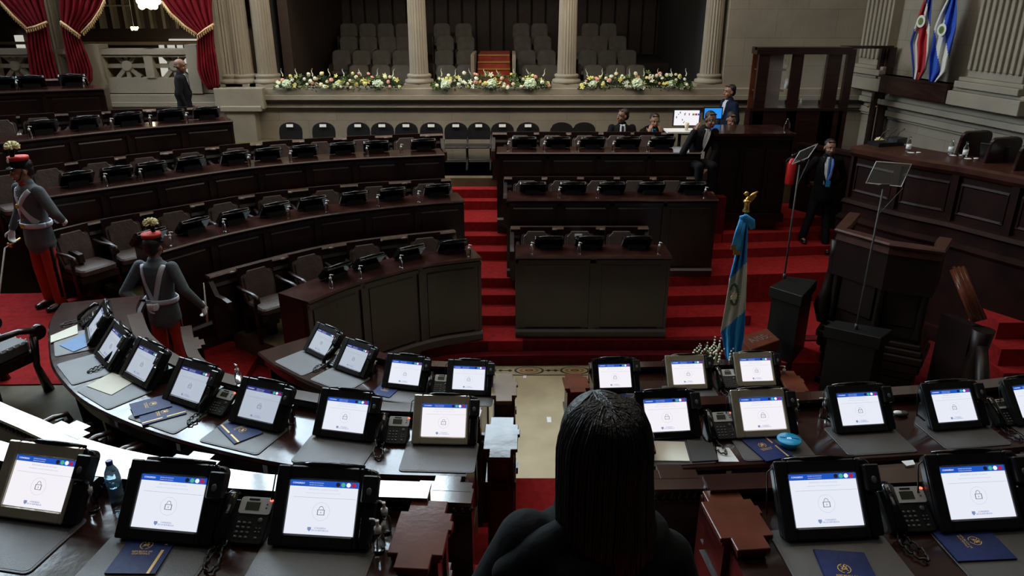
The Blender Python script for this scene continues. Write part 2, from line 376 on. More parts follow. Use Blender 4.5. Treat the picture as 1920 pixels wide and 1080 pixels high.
m.prism([(-4.42, 6.62), (-8.4, 6.5), (-8.4, 9.0), (-6.2, 9.1), (-5.6, 9.2), (-4.75, 8.5), (-4.75, 7.2)], 0, P2+.012)
m.prism([(-4.8, 6.7), (-3.2, 6.7), (-3.3, 8.9), (-4.8, 9.3)], 0, P3+.01); m.prism([(-3.4, 6.9), (-2.9, 6.9), (-2.6, 8.4), (-3.4, 8.9)], 0, .32)
m.prism([(-3.9, 6.9), (-3.35, 6.9), (-2.95, 8.5), (-3.9, 8.9)], 0, .44)
struct('floor_side_aisle', m, 'carpet')
m = MB(); m.bbox(-9.5, -3.9, 3.3, 6.66, 0, P2-.01); struct('floor_side', m, 'parquet')
# ------------------------------------------------------------------ back wall
YW = 15.0; LZ = 3.11
m = MB()
m.bbox(-10.5, 7.2, YW, YW+.5, 0, LZ-.12)
m.bbox(4.15, 7.3, YW+.05, YW+.5, LZ, 12.6)
m.bbox(-10.5, 7.2, YW+.05, YW+.5, 5.6, 12.6)
struct('wall_back', m, 'stone_blocks')
m = MB()
for z0, z1, o in ((LZ-.30, LZ-.26, .03), (LZ-.26, LZ-.17, .07), (LZ-.17, LZ-.10, .05), (LZ-.10, LZ+.0, .15), (LZ, LZ+.12, .11)): m.bbox(-4.9, 7.2, YW-o, YW+.4, z0, z1)
for z0, z1, o in ((LZ-.30, LZ-.24, .03), (LZ-.24, LZ-.14, .08), (LZ-.14, LZ+.0, .05)): m.bbox(-10.5, -4.9, YW-o, YW+.4, z0, z1)
struct('trim_ledge', m, 'stone', .008)
def column(u0, r, zb, name, flat=False):
    x = u0; m = MB()
    m.bbox(x-r*1.55, x+r*1.55, YW+.0, YW+.0+r*3, zb, zb+.07)
    yc = YW+r*1.45
    m.lathe([(r*1.5, zb+.07), (r*1.55, zb+.10), (r*1.5, zb+.14), (r*1.25, zb+.15), (r*1.22, zb+.18), (r*1.32, zb+.2), (r*1.3, zb+.235), (r*1.12, zb+.25)], (x, yc, 0), 24)
    m.lathe([(r*1.03, zb+.25), (r, zb+.35), (r*.93, 5.2), (r*.86, 8)], (x, yc, 0), 40, flute=.11)
    return struct(name, m, 'stone', label='fluted stone column')
def ux(u, v=100, y=YW): return P(u, v, y=y).x
for i, u in enumerate((783, 1064, 1336)): column(ux(u, 90, YW+.2), .185, LZ+.12, 'column')
for u, yy in ((422, .0), (447, 0), (492, 0)): column(ux(u+2, 90, YW+.2), .19, LZ+.12, 'column')
m = MB()
xa, xb = ux(414, 170), ux(500, 170)
m.bbox(xa-.05, xb, YW-.25, YW+.3, LZ-.26, LZ+.14); m.bbox(xa+.14, ux(484, 200), YW-.26, YW+.1, 1.2, LZ-.26); m.bbox(xa+.05, xb-.05, YW-.3, YW+.1, LZ-.30, LZ-.2)
m.bbox(xa-.02, ux(408, 60), YW+.05, YW+.3, LZ, 6)
struct('trim_pier', m, 'stone', .01)
# balustrade on the left
m = MB(); z0, z1 = 3.13, 3.96
zr0, zr1 = 3.42, 3.86
m.bbox(-10.5, xa, YW+.0, YW+.28, z0, zr0); m.bbox(-10.5, xa, YW-.04, YW+.3, zr1, z1); m.bbox(-10.5, xa, YW-.01, YW+.28, zr1-.05, zr1)
bays = [(ux(193), ux(268)), (ux(284), ux(357)), (ux(-18), ux(56)), (ux(-100), ux(-30))]
edges = [(ux(158), ux(193)), (ux(268), ux(284)), (ux(357), xa), (ux(56), ux(80)), (ux(-30), ux(-18))]
for a, b in edges: m.bbox(a, b, YW-.02, YW+.27, zr0, z1+.0)
for a, b in ((ux(161), ux(190)), (ux(350), ux(372))): m.bbox(a, b, YW-.07, YW+.3, z0, z1+.08)
for a, b in bays:
    cx, cz, w, h = (a+b)/2, (zr0+zr1)/2, (b-a)/2, (zr1-zr0)/2
    for k in range(8):
        an = k*PI/4; L = min(w/abs(math.cos(an)) if abs(math.cos(an)) > .1 else 9, h/abs(math.sin(an)) if abs(math.sin(an)) > .1 else 9)
        m.box((cx+math.cos(an)*L/2, YW+.13, cz+math.sin(an)*L/2), (L, .12, .075), (0, -an, 0))
    m.lathe([(.085, -.10), (.105, -.07), (.105, .07), (.085, .1)], (cx, YW+.13, cz), 20, axis=(0, 1, 0))
struct('trim_balustrade', m, 'stone', label='stone balustrade with starburst openings')
# narrow pilaster between the curtains
m = MB(); a = P(95, 0, y=YW+.1); b = P(122, 165, y=YW+.1)
m.lathe([(.17, 2.9), (.17, 6)], (P(103, 60, y=YW+.1).x, YW+.12, 0), 32, flute=.12)
struct('column', m, 'stone', label='fluted stone pilaster between the red curtains')
# hall behind the balustrade
m = MB(); m.bbox(-16, -4.2, 22, 22.2, 0, 9); m.bbox(-16, -15.8, 15, 22, 0, 9); m.bbox(-4.6, -4.4, 15.5, 22, 0, 9); m.bbox(-16, -4.4, 15.5, 22, 2.4, 2.5)
struct('wall_hall', m, 'dark_wood_wall')
m = MB()
for u0, u1, v0, v1 in ((318, 368, 73, 76), (300, 306, 84, 92), (316, 326, 84, 93), (334, 341, 84, 93), (351, 363, 84, 93), (34, 41, 66, 92)):
    p, q = P(u0, v1, y=21.9), P(u1, v0, y=21.9); m.bbox(p.x, q.x, 21.85, 21.95, p.z, q.z)
for u0, u1 in ((300, 309), (331, 345), (355, 368), (158, 172)):
    p, q = P(u0, 155, y=21.9), P(u1, 100, y=21.9); m.bbox(p.x, q.x, 21.85, 21.95, p.z, q.z)
struct('window_1', m, 'hall_glow')
m = MB()
for u0, u1, v0, v1 in ((150, 372, 78, 84), (192, 246, 9, 12), (0, 60, 78, 83)):
    p, q = P(u0, v1, y=21.7), P(u1, v0, y=21.7); m.bbox(p.x, q.x, 21.6, 21.7, p.z, q.z)
for k in range(22): m.bbox(-13.5+k*.35, -13.42+k*.35, 21.7, 21.95, 4.1, 7)
struct('trim_hall', m, 'stone_dark')
# curtains
def curtain(name, label, edge, tie):
    """edge: rows of (v, uL, uR) down the drape; folded cloth hung at the wall"""
    t = thing(name, label, 'curtain', (0, 0, 0)); m = MB(); rings = []
    n = 44; y0 = YW-.16
    for v, a, b in edge:
        ring = []
        for k in range(n+1):
            s_ = k/n; u = a+(b-a)*s_; w = abs(b-a)/60
            ph = s_*2*PI*6.5+math.sin(v*.03)*.7
            p = P(u, v, y=y0-.05*math.sin(ph)*min(1, w+.3)-.03*math.sin(ph*2.3)); ring.append(m.v(p))
        rings.append(ring)
    for i in range(len(rings)-1):
        for k in range(n): m.f([rings[i][k], rings[i][k+1], rings[i+1][k+1], rings[i+1][k]], True)
    o = m.ob('drape', 'curtain', t); md = o.modifiers.new('s', 'SOLIDIFY'); md.thickness = .015
    m = MB()
    for path in tie:
        pts = [P(u, v, y=y0-.13) for u, v in path]; m.tube(pts, .022, 6)
        for i in range(len(pts)-1):
            k = max(2, int((pts[i+1]-pts[i]).length/.045))
            for j in range(k): q = pts[i].lerp(pts[i+1], j/k); m.tube([q, q-V((0, 0, .075))], [.011, .016], 5)
    m.ob('fringe', 'fringe', t); return t
def interp(rows, n=26):
    out = []
    for i in range(n):
        v = rows[0][0]+(rows[-1][0]-rows[0][0])*i/(n-1)
        for a, b in zip(rows, rows[1:]):
            if a[0] <= v <= b[0]+1e-6:
                k = (v-a[0])/(b[0]-a[0]); out.append((v, a[1]+(b[1]-a[1])*k, a[2]+(b[2]-a[2])*k)); break
    return out
curtain('curtain', 'red velvet curtain tied left of the slim pilaster, at the far left', interp([(-60, -60, 76), (0, -5, 80), (25, 22, 86), (50, 50, 90), (80, 51, 95), (120, 55, 103), (170, 62, 118)]), [[(-20, -14), (2, 5), (25, 30), (49, 52)], [(49, 54), (66, 50), (88, 41)]])
curtain('curtain', 'red velvet curtain tied right of the slim pilaster', interp([(-60, 105, 235), (0, 112, 195), (25, 113, 185), (50, 115, 158), (66, 117, 150), (90, 122, 158), (130, 131, 172), (150, 132, 172), (168, 134, 160)]), [[(113, 40), (130, 52), (151, 68)], [(196, 0), (188, 18), (172, 42), (153, 62)]])
curtain('curtain', 'red velvet curtain tied beside the big column cluster', interp([(-60, 260, 402), (0, 303, 396), (25, 325, 398), (50, 352, 400), (62, 369, 401), (90, 370, 402), (130, 371, 408), (150, 378, 410), (168, 392, 409)]), [[(303, 2), (320, 25), (345, 48), (368, 64)], [(370, 67), (385, 55), (401, 45)]])
# ------------------------------------------------------------------ gallery behind the columns
m = MB(); gx0, gx1 = ux(505)+.0, ux(1318)+.1
m.bbox(gx0-.3, gx0, YW+.5, 20.5, 2, 8); m.bbox(gx1, gx1+.3, YW+.5, 20.5, 2, 8); m.bbox(gx0, gx1, 20.5, 20.7, 2, 8); m.bbox(gx0, gx1, YW+.4, 20.6, 6.4, 6.5)
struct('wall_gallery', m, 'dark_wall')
m = MB(); grow = [(16.5, 124), (17.4, 96), (18.3, 69), (19.2, 45)]
gz = [P(960, v, y=y).z-.88 for y, v in grow]
for (y, v), z in zip(grow, gz): m.bbox(gx0, gx1, y-.55, 20.4, z-.5, z)
m.bbox(gx0, gx1, YW+.4, 16, 2.6, LZ-.1)
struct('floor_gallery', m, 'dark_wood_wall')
m = MB()
for k in range(26): m.bbox(gx0+.2+k*.36, gx0+.5+k*.36, 20.42, 20.48, 3.5, 6)
m.bbox(gx0, gx1, 20.3, 20.45, 5.35, 5.45); m.bbox(gx0, gx1, 20.35, 20.45, 5.6, 5.8)
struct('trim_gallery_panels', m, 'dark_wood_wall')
m = MB(); m.mi = 0
for k in range(4):
    v = 142-k*13; y = 16.0+k*.3; a = P(895+k*.5, v, y=y); b = P(957-k*.5, v, y=y)
    m.mi = 0; m.bbox(a.x, b.x, y, 18.3, a.z-.35, a.z); m.mi = 1; m.bbox(a.x, b.x, y-.02, y+.01, a.z-.02, a.z+.012)
m.mi = 2; a = P(893, 100, y=16.8); b = P(960, 100, y=16.8)
for x in (a.x-.04, b.x+.04): m.bbox(x-.035, x+.035, 15.9, 17.2, 3.0, a.z+.03)
struct('floor_gallery_steps', m, ['gallery_red', 'gold', 'stone_dark'])
r = thing('theatre_seat', '', 'seat')
m = MB(); m.rbox(0, 0, .42, .66, .10, -.05, .05); bmesh.ops.rotate(m.bm, verts=m.bm.verts, cent=(0, 0, 0), matrix=M.Rotation(math.radians(80), 3, 'X')); bmesh.ops.translate(m.bm, verts=m.bm.verts, vec=(0, .18, .56)); m.ob('backrest', 'gallery_seat', r, .015)
m = MB(); m.rbox(0, -.02, .38, .36, .08, .38, .46); m.ob('seat', 'gallery_seat', r, .015)
for s in (-1, 1): m = MB(); m.bbox(s*.205-.015, s*.205+.015, -.18, .2, 0, .60); m.ob('armrest', 'dark_wood_wall', r)
seat = Proto(r)
rows_ = [[669, 711, 749, 812, 833+2, 873, 996, 1030, 1115, 1157, 1195], [636, 674, 712, 750, 831, 872, 988, 1026, 1104, 1141, 1179], [650, 687, 724, 757, 833, 872, 980, 1018, 1094, 1125, 1161], [616, 650, 686, 720, 755, 827, 868, 977, 1012, 1108, 1143]]
rows_[0].remove(812); rows_[3].remove(616)
bay = lambda u: 'left opening' if u < 780 else ('middle opening left of the red steps' if u < 900 else ('middle opening right of the red steps' if u < 1060 else 'right opening'))
for j, (us, (y, v), z) in enumerate(zip(rows_, grow, gz)):
    for u in us:
        same = [q for q in us if bay(q) == bay(u)]; k = same.index(u)
        seat.put((P(u, v, y=y).x, y, z), 0, f'grey gallery seat, {["front", "second", "third", "top"][j]} row, {ORD[k]} from left in the {bay(u)}'.replace(' in the middle opening', ', middle bay'), 'gallery seats behind the columns')
# lamps in the hall and gallery
for u, v, r_, mm, lb in ((275, 2, .30, 'lamp_glow', 'glowing chandelier hanging at the top between the curtains'), (251, 52, .10, 'lamp_small', 'small lit wall lamp below the chandelier')):
    p = P(u, v, y=19.5); t = thing('chandelier', lb, 'lamp', p)
    m = MB()
    for k in range(14): a = k*2.4; m.ball((r_*.8*math.cos(a)*(k % 3+1)/3, r_*.8*math.sin(a)*(k % 3+1)/3, -.12*r_*(k % 4)), r_*.3, 8, 6)
    m.ob('bulbs', mm, t); m = MB(); m.tube([(0, 0, 0), (0, 0, 1.6)], .012, 6); m.ob('chain', 'plastic', t)
    l = bpy.data.lights.new('hall_lamp', 'POINT'); l.energy = 40 if r_ > .2 else 14; l.color = (1, .8, .5); l.shadow_soft_size = .2
    lo = ob('hall_lamp', l, None, p-V((0, .5, .5)))
p = P(1299, 4, y=18); t = thing('spotlight', 'small white spotlight hanging in the dark gallery at top right', 'lamp', p)
m = MB(); m.lathe([(.03, .1), (.07, .08), (.08, -.12), (.06, -.13)], n=14); m.ob('lamp_head', 'white_plastic', t); m = MB(); m.tube([(0, 0, .1), (0, 0, 1)], .012); m.ob('stem', 'plastic', t)
m = MB()
for u0, u1 in ((1000, 1005), (1040, 1050)): p = P(u0, 1, y=17); m.ball(p, .03)
# flowers
def bloom_mesh(kind):
    m = MB(); rnd = random.Random(kind)
    if kind == 0:
        for k in range(7): a = k*2*PI/7; m.ball((.018*math.cos(a), .018*math.sin(a), .004), (.020, .014, .016), 6, 4, (0, .5, a))
        m.ball((0, 0, .014), .016, 8, 6)
    elif kind == 1:
        for k in range(60):
            a, b = rnd.uniform(0, 2*PI), math.acos(rnd.uniform(-.3, 1)); m.ball((.075*math.cos(a)*math.sin(b), .075*math.sin(a)*math.sin(b), .065*math.cos(b)), .02, 5, 4)
        m.ball((0, 0, 0), .07, 8, 6)
    elif kind == 2:
        for k in range(5): a = k*2*PI/5; m.ball((.022*math.cos(a), .022*math.sin(a), .008), (.026, .013, .004), 6, 4, (0, -.5, a))
        m.ball((0, 0, .01), .009, 6, 4)
    else:
        for k in range(7): m.ball((math.sin(k)*.008, math.cos(k)*.008, .02*k), .013-.0012*k, 5, 4)
    return m
BL = {}
def bloom(kind, m):
    if (kind, m) not in BL: BL[(kind, m)] = bloom_mesh(kind).mesh('bloom', m)
    return BL[(kind, m)]
def arrangement(u0, u1, label):
    y = YW-.02; a, b = P(u0, 172, y=y), P(u1, 172, y=y); t = thing('flower_arrangement', label, 'flowers', ((a.x+b.x)/2, y, LZ+.12), 0, 'flower arrangements on the stone ledge')
    w = (b.x-a.x)/2; rnd = random.Random(int(u0)); m = MB()
    for k in range(900):
        x = rnd.uniform(-w, w); zz = rnd.uniform(.0, .26)*(1-(abs(x)/w)**4*.6); c = V((x, rnd.uniform(-.14, .10)-.06*(zz < .08), zz-.02)); an = rnd.uniform(0, 2*PI); L = rnd.uniform(.03, .075)
        d = V((math.cos(an)*L, rnd.uniform(-.5, .3)*L, math.sin(an)*L*.8)); s_ = d.cross(V((0, 1, .2))).normalized()*L*.22
        m.f([m.v(c), m.v(c+d*.5+s_), m.v(c+d), m.v(c+d*.5-s_)])
    o = m.ob('foliage', 'green', t); o['kind'] = 'stuff'
    n = 88
    for k in range(n):
        x = w*(-.97+1.94*(k+.5)/n)+rnd.uniform(-.02, .02); zz = rnd.uniform(.02, .30)*(1-(abs(x)/w)**4*.6)
        kind = rnd.choice([0, 0, 0, 0, 2, 2, 2]); mm = rnd.choice(['bloom_white', 'bloom_white', 'bloom_cream', 'bloom_yellow', 'bloom_yellow', 'bloom_pink', 'bloom_cream'])
        if kind == 2: mm = rnd.choice(['bloom_white', 'bloom_yellow', 'leaf'])
        nm = 'rose' if kind == 0 else 'orchid'
        if k in (9, 44, 72): kind, mm, nm, zz = 1, 'bloom_hydrangea', 'hydrangea', .09
        if k % 11 == 5: kind, mm, nm, zz = 3, 'bloom_white', 'snapdragon', .24
        s_ = rnd.uniform(.8, 1.35) if kind != 3 else 1.1
        o = ob(nm, bloom(kind, mm), t, (x, -.15+rnd.uniform(-.04, .05)+zz*.25, zz), (rnd.uniform(.7, 1.5) if kind != 3 else rnd.uniform(-.2, .2), rnd.uniform(-.3, .3), rnd.uniform(-.4, .4))); o.scale = (s_,)*3
arrangement(516, 756, 'long bed of white, yellow and pink flowers on the ledge, left opening')
arrangement(811, 1034, 'long bed of pale flowers on the ledge below the red steps')
arrangement(1084, 1297, 'long bed of pale flowers on the ledge, right opening')
# ------------------------------------------------------------------ right wall
WX = lambda y: 7.05+.1935*(14.6-y)
def PW(u, v, off=0):
    a = P(u, v, y=10)-V((0, 0, CZ)); k = (7.05+.1935*14.6-off)/(a.x+.1935*a.y); return V((0, 0, CZ))+a*k
RW = math.atan2(-1, .1935)                          # wall direction, far to near
def wallbox(m, p0, p1, z0, z1, o0, o1):
    d = V((.19, -.982, 0)); n = V((-.982, -.19, 0)); m.prism([tuple((q+n*o)[:2]) for q, o in ((p0, o0), (p1, o0), (p1, o1), (p0, o1))], z0, z1)
w0, w1 = V((WX(15.2), 15.2, 0)), V((WX(3), 3, 0))
m = MB(); wallbox(m, w0, w1, 0, 12.6, 0, -.4); struct('wall_right', m, 'stone_blocks')
m = MB()
for z0, z1, o in ((LZ-.36, LZ-.31, .04), (LZ-.31, LZ-.2, .09), (LZ-.2, LZ-.1, .06), (LZ-.10, LZ, .2), (LZ, LZ+.14, .14)): wallbox(m, w0, w1, z0, z1, o, -.1)
for ua, ub in ((1606, 1680), (1815, 1960)):
    a, b = PW(ua, 150), PW(ub, 150)
    a.z = b.z = 0; wallbox(m, a, b, LZ+.14, LZ+.36, .34, -.1); wallbox(m, a, b, LZ+.36, LZ+.42, .27, -.1)
    a2, b2 = a.lerp(b, .06), b.lerp(a, .06)
    wallbox(m, a2, b2, LZ+.42, LZ+.52, .33, -.1); wallbox(m, a2, b2, LZ+.52, LZ+.58, .26, -.1)
    a3, b3 = a.lerp(b, .13), b.lerp(a, .13); wallbox(m, a3, b3, LZ+.58, 9, .2, -.1)
    nf = 7 if ub < 1700 else 9
    for k in range(nf): q0, q1 = a3.lerp(b3, (k+.12)/nf), a3.lerp(b3, (k+.62)/nf); wallbox(m, q0, q1, LZ+.7, 9, .245, .1)
struct('trim_right_wall', m, 'stone', .008)
m = MB(); m.bbox(-10.6, -10.4, 3, 15.4, 0, 12.6); struct('wall_left', m, 'stone_blocks')
# tall windows high in the back wall and added fill lights under the ceiling
wi = 0
WZ0, WZ1 = 7.6, 11.6
for x0, x1 in ((-10.2, -8.3), (-7.9, -6.0), (-5.6, -3.7), (-3.3, -1.6), (-.9, .3)):
    WZ1 = 9.3 if x0 > -1 else 11.6
    wi += 1; m = MB(); m.mi = 0; m.bbox(x0, x1, YW-.02, YW+.06, WZ0, WZ1); m.mi = 1
    for a in (x0-.08, (x0+x1)/2-.04, x1): m.bbox(a, a+.08, YW-.1, YW+.05, WZ0-.1, WZ1+.1)
    for a in (WZ0-.1, (WZ0+WZ1)/2, WZ1): m.bbox(x0-.08, x1+.08, YW-.1, YW+.05, a, a+.1)
    struct(f'window_{wi+1}', m, ['window_glow', 'stone'])
m = MB(); m.bbox(-10.42, -10.36, 10.2, 14.7, 7.6, 11.6); m.mi = 1
for a in (10.12, 12.4, 14.7): m.bbox(-10.42, -10.3, a, a+.08, 7.5, 11.7)
for a in (7.5, 9.6, 11.6): m.bbox(-10.42, -10.3, 10.1, 14.8, a, a+.1)
struct('window_7', m, ['window_glow', 'stone'])
m = MB(); m.bbox(-10.6, 9.6, -2, 15.5, 12.6, 12.8); struct('ceiling', m, 'stone_dark')
def area(name, loc, size, e, col, rot=(0, 0, 0)):
    l = bpy.data.lights.new(name, 'AREA'); l.shape = 'RECTANGLE'; l.size, l.size_y = size; l.energy = e; l.color = col
    return ob(name, l, None, loc, rot)
area('overhead_fill', (1, 9.5, 12.2), (8, 4), 270, (1, .88, .72))  # added overhead fill, no fixture in view
area('overhead_fill', (1, 2, 12.2), (6, 3), 60, (1, .93, .85))  # weak fill added above the near desks
area('gallery_fill', (.5, 18, 6.3), (6, 2), 15, (1, .88, .70))  # unseen fill added so the gallery seats stand out
area('overhead_fill', (-1, 12.2, 9.5), (12, .8), 70, (1, .88, .68), (.5, 0, 0))  # added fill tilted towards the back wall
area('overhead_fill', (5, 8.5, 12.2), (3, 3), 60, (1, .88, .72))  # added fill to brighten the carpet at right
for x, e_ in ((-5.8, 26), (-2.6, 52), (.8, 58)): area('wall_wash_fill', (x, 13.0, 5.9), (3, .25), e_, (1, .87, .70), (.54, 0, 0))  # unseen fill strips added to brighten the lower back wall
w = bpy.data.worlds.new('w'); SC.world = w; w.use_nodes = True; w.node_tree.nodes['Background'].inputs[0].default_value = (.35, .38, .42, 1); w.node_tree.nodes['Background'].inputs[1].default_value = .03
cam = bpy.data.cameras.new('camera'); cam.sensor_width = 36; cam.lens = F/1920*36; cam.clip_start = .05
co = ob('camera', cam, None, (0, 0, CZ), (PI/2-TH, 0, 0)); SC.camera = co
SC.view_settings.view_transform = 'Standard'; SC.view_settings.look = 'None'; SC.view_settings.gamma = 1; SC.view_settings.exposure = 0
# ------------------------------------------------------------------ desks and bench rails
def desk_row(c, zt, zb, label, w='wood_far', top='wood_top', depth=.5, near=False, panel_from=0, group=None):
    """far rows: offset 0 is the front (towards the well), the sitter is at +. near rows: offset 0 is the sitter's edge, the well is at +"""
    t = thing('bench_desk', label, 'desk', (0, 0, 0), 0, group); m = MB(); d = depth; h = .035
    m.sweep(c, [(-.03, zt-h), (-.035, zt-h*.5), (-.02, zt), (d, zt), (d, zt-h)]); m.ob('worktop', top, t)
    if near: q = [(d-.03, zt-.03), (d+.0, zt-.03), (d, zt+.055), (d-.03, zt+.055)]; sh = [(d-.09, zt+.055), (d+.03, zt+.055), (d+.04, zt+.075), (d-.09, zt+.08)]
    m = MB(); f0, f1 = (d-.06, d) if near else (0.03, .09)
    m.sweep(c, [(f0, zb), (f1, zb), (f1, zt-h), (f0, zt-h)])
    n = max(2, int(c.L[-1]/.72)); fs = 1 if near else -1; fo = f1 if near else f0
    for k in range(n):                               # raised stiles, panels and pulls carved in the front
        cc = c.cut(c.L[-1]*(k+.12)/n, c.L[-1]*(k+.88)/n); z0, z1 = zb+.14, zt-.14
        if z1-z0 > .3:
            for o, a, b in ((.012, z0, z1), ): m.sweep(cc, sorted([(fo, a), (fo+fs*o, a+.02), (fo+fs*o, b-.02), (fo, b)], key=lambda q: 0))
        cc = c.cut(c.L[-1]*(k-.035)/n if k else 0, c.L[-1]*(k+.035)/n); m.sweep(cc, [(fo, zb), (fo+fs*.03, zb), (fo+fs*.03, zt-h), (fo, zt-h)])
    m.sweep(c, [(fo, zt-.12), (fo+fs*.03, zt-.11), (fo+fs*.03, zt-.06), (fo, zt-.05)]); m.ob('front_panel', w, t)
    m = MB(); m.sweep(c, [(fo, zb), (fo+fs*.06, zb), (fo+fs*.06, zb+.10), (fo+fs*.03, zb+.13), (fo, zb+.14)]); m.ob('plinth', w, t)
    if near:
        m = MB(); cq = c.cut(.9, c.L[-1]) if c is N2L else c; m.sweep(cq, q); m.sweep(cq, sh); m.ob('rear_shelf', 'lacquer', t)
        for k in range(n+1):                        # knee side supports
            dd = min(max(c.L[-1]*k/n, .02), c.L[-1]-.03); cc = c.cut(dd-.02, dd+.02) if 0 < dd < c.L[-1] else None
            m = MB(); m.sweep(cc, [(.10, zb), (d-.05, zb), (d-.05, zt-h), (.06, zt-h)]); m.ob('support', w, t)
        m = MB(); m.sweep(c, [(.03, zt-.17), (.06, zt-.17), (.06, zt-h), (.03, zt-h)]); m.ob('drawer_front', w, t)
    else:
        for e in (0, c.L[-1]-.04): m = MB(); m.sweep(c.cut(e, e+.04), [(.02, zb), (d-.02, zb), (d, zt-h), (.02, zt-h)]); m.ob('end_panel', w, t)
    return t
def rail_row(c, zt, zb, label, w='wood_far', near=False, th=.09, spacing=.72, steps=(), group=None, cap='rail_edge'):
    """bench back: carved cap on top, panel below; near ones show the back with its beaded moulding"""
    t = thing('bench_back_rail', label, 'bench back', (0, 0, 0), 0, group); s = 1 if near else -1; m = MB()
    if not near:
        m.sweep(c, [(-.05, zt-.035), (-.065, zt-.02), (-.05, zt), (.05, zt), (.06, zt-.02), (.05, zt-.035)])
        k = 0; d = .3
        while d < c.L[-1]-.2:                       # small carved bumps along the cap
            p, tt = c.at(d); m.ball((p.x+tt.y*.055, p.y-tt.x*.055, zt-.03), (.055, .03, .022), 8, 5, (0, 0, math.atan2(tt.y, tt.x))); d += spacing/2
        m.ob('cap', cap, t); m = MB(); m.sweep(c, [(-.03, zb), (.03, zb), (.03, zt-.035), (-.03, zt-.035)]); m.sweep(c, [(-.05, zt-.16), (-.03, zt-.19), (-.03, zt-.12)])
        m.ob('back_panel', w, t)
        for e in (.02, c.L[-1]-.02):                # scrolled ends
            p, tt = c.at(e); nx, ny = -tt.y, tt.x; m = MB(); nn = (-nx, -ny)
            pl = [(0, 0), (.02, .45), (.10, .52), (.22, .50), (.36, .44), (.44, .50), (.42, .60), (.30, .62), (.14, .62), (.05, .75), (0, .82), (-.04, .82), (-.04, 0)]
            pl = [(q, zb+z*(zt-zb)/.85) for q, z in pl]; cc = Crv([(p.x-tt.x*.03, p.y-tt.y*.03), (p.x+tt.x*.03, p.y+tt.y*.03)], .1)
            m.sweep(cc, [(-q, z) for q, z in pl][::1]); m.ob('scroll_end', w, t)
    else:
        m.sweep(c, [(-.02, zt-.03), (-.025, zt), (th, zt), (th+.005, zt-.03)])
        for d0, d1, ext in steps: m.sweep(c.cut(d0, d1), [(th-.03, zt-.03), (th-.03, zt+.0006+ext*.01), (th+ext, zt+.0006+ext*.01), (th+ext, zt-.03)])
        m.ob('cap', 'lacquer', t); m = MB()
        m.sweep(c, [(0.0, zb), (th-.02, zb), (th-.02, zt-.03), (0.0, zt-.03)]); m.sweep(c, [(-.012, zt-.11), (-.012, zt-.09), (0, zt-.08), (0, zt-.12)]); m.ob('back_panel', w, t)
        m = MB(); d = .02
        while d < c.L[-1]: p, tt = c.at(d); m.ball((p.x+tt.y*.012, p.y-tt.x*.012, zt-.052), (.017, .017, .022), 6, 4); d += .042
        o = m.ob('beaded_moulding', w, t)
        for d0, d1, ext in steps: m = MB(); m.sweep(c.cut(d0+.02, d1-.02), [(th-.03, zb+.2), (th+ext-.03, zb+.3), (th+ext-.02, zt-.03), (th-.03, zt-.03)]); m.ob('arm_bracket', w, t)
    return t
g = 'curved bench desks of the far tiers, left of the middle stairs'
desk_row(A_L, PA+.76, .32, 'tall panelled curved desk front, lowest tier left of the middle stairs')
desk_row(A_C, PA+.76, .32, 'tall panelled straight desk front at the centre, lowest tier')
desk_row(B_L, PB+.76, PA, 'long curved dark desk, second tier from the floor, left of the stairs')
desk_row(B_C, PB+.76, PA, 'straight dark desk at the centre, second tier')
desk_row(C_L, PC+.76, PB, 'long curved dark desk, third tier, left of the stairs')
desk_row(C_C, PC+.76, PB, 'straight dark desk at the centre, third tier before the seated men')
desk_row(D_L, PD+.76, PC, 'curved dark desk, fourth tier, ending near the big column pedestal')
desk_row(E_L, PE+.76, PD, 'short dark desk, top tier at far left under the curtains')
rail_row(RA_L, 1.66, PA, 'curved carved bench back behind the four lowest chairs at left')
rail_row(RA_C, 1.66, PA, 'straight bench back behind the three lowest centre chairs')
rail_row(RB_L, 2.14, PB, 'curved carved bench back behind the second tier chairs at left')
rail_row(RB_C, 2.14, PB, 'straight bench back behind the five second tier centre chairs')
rail_row(RC_L, 2.62, PC, 'curved carved bench back behind the third tier chairs at left')
rail_row(RC_C, 2.62, PC, 'straight bench back right in front of the two seated men')
rail_row(RD_L, 3.10, PD, 'bench back behind the fourth tier, in front of the bald man')
rail_row(Crv([(-9.6, 12.3), (-8.2, 13.0), (-7.65, 13.25)]), 3.58, PE, 'bench back of the top tier at far left')
desk_row(N1L, 2.64, P1, 'nearest dark desk, left of the dark haired woman', 'wood', depth=.66, near=True)
desk_row(N1R, 2.64, P1, 'nearest dark desk, right of the dark haired woman', 'wood', depth=.66, near=True)
desk_row(N2L, 1.98, P2, 'long curved desk with paper and folders, second row, left side', 'wood', depth=.72, near=True)
desk_row(N2R, 1.98, P2, 'second row desk with blue sweet tin, right side', 'wood', depth=.72, near=True)
desk_row(N3L, 1.31, .18, 'curved front row desk beside the marble floor, left side', 'wood', depth=.72, near=True)
desk_row(N3R, 1.31, .18, 'front row desk beside the flag, right side', 'wood', depth=.72, near=True)
def mk(c, ds, ext=(.10, .05)):
    out = []
    for d in ds: out += [(max(0, d-.16), min(c.L[-1], d+.13), ext[1]), (max(0, d-.08), min(c.L[-1], d+.06), ext[0])]
    return out
sL = [R2L.snap(2.40, u, v)[2] for u, v in ((110, 800), (345, 870))]+[R2L.L[-1]-.14]
rail_row(R2L, 2.40, P2, 'curved bench back with bright reflections and beaded moulding, left', 'wood', True, .10, steps=mk(R2L, sL))
rail_row(R2R, 2.40, P2, 'beaded bench back at the right behind the nearest screens', 'wood', True, .10, steps=mk(R2R, [.14, 1.05, 1.9]))
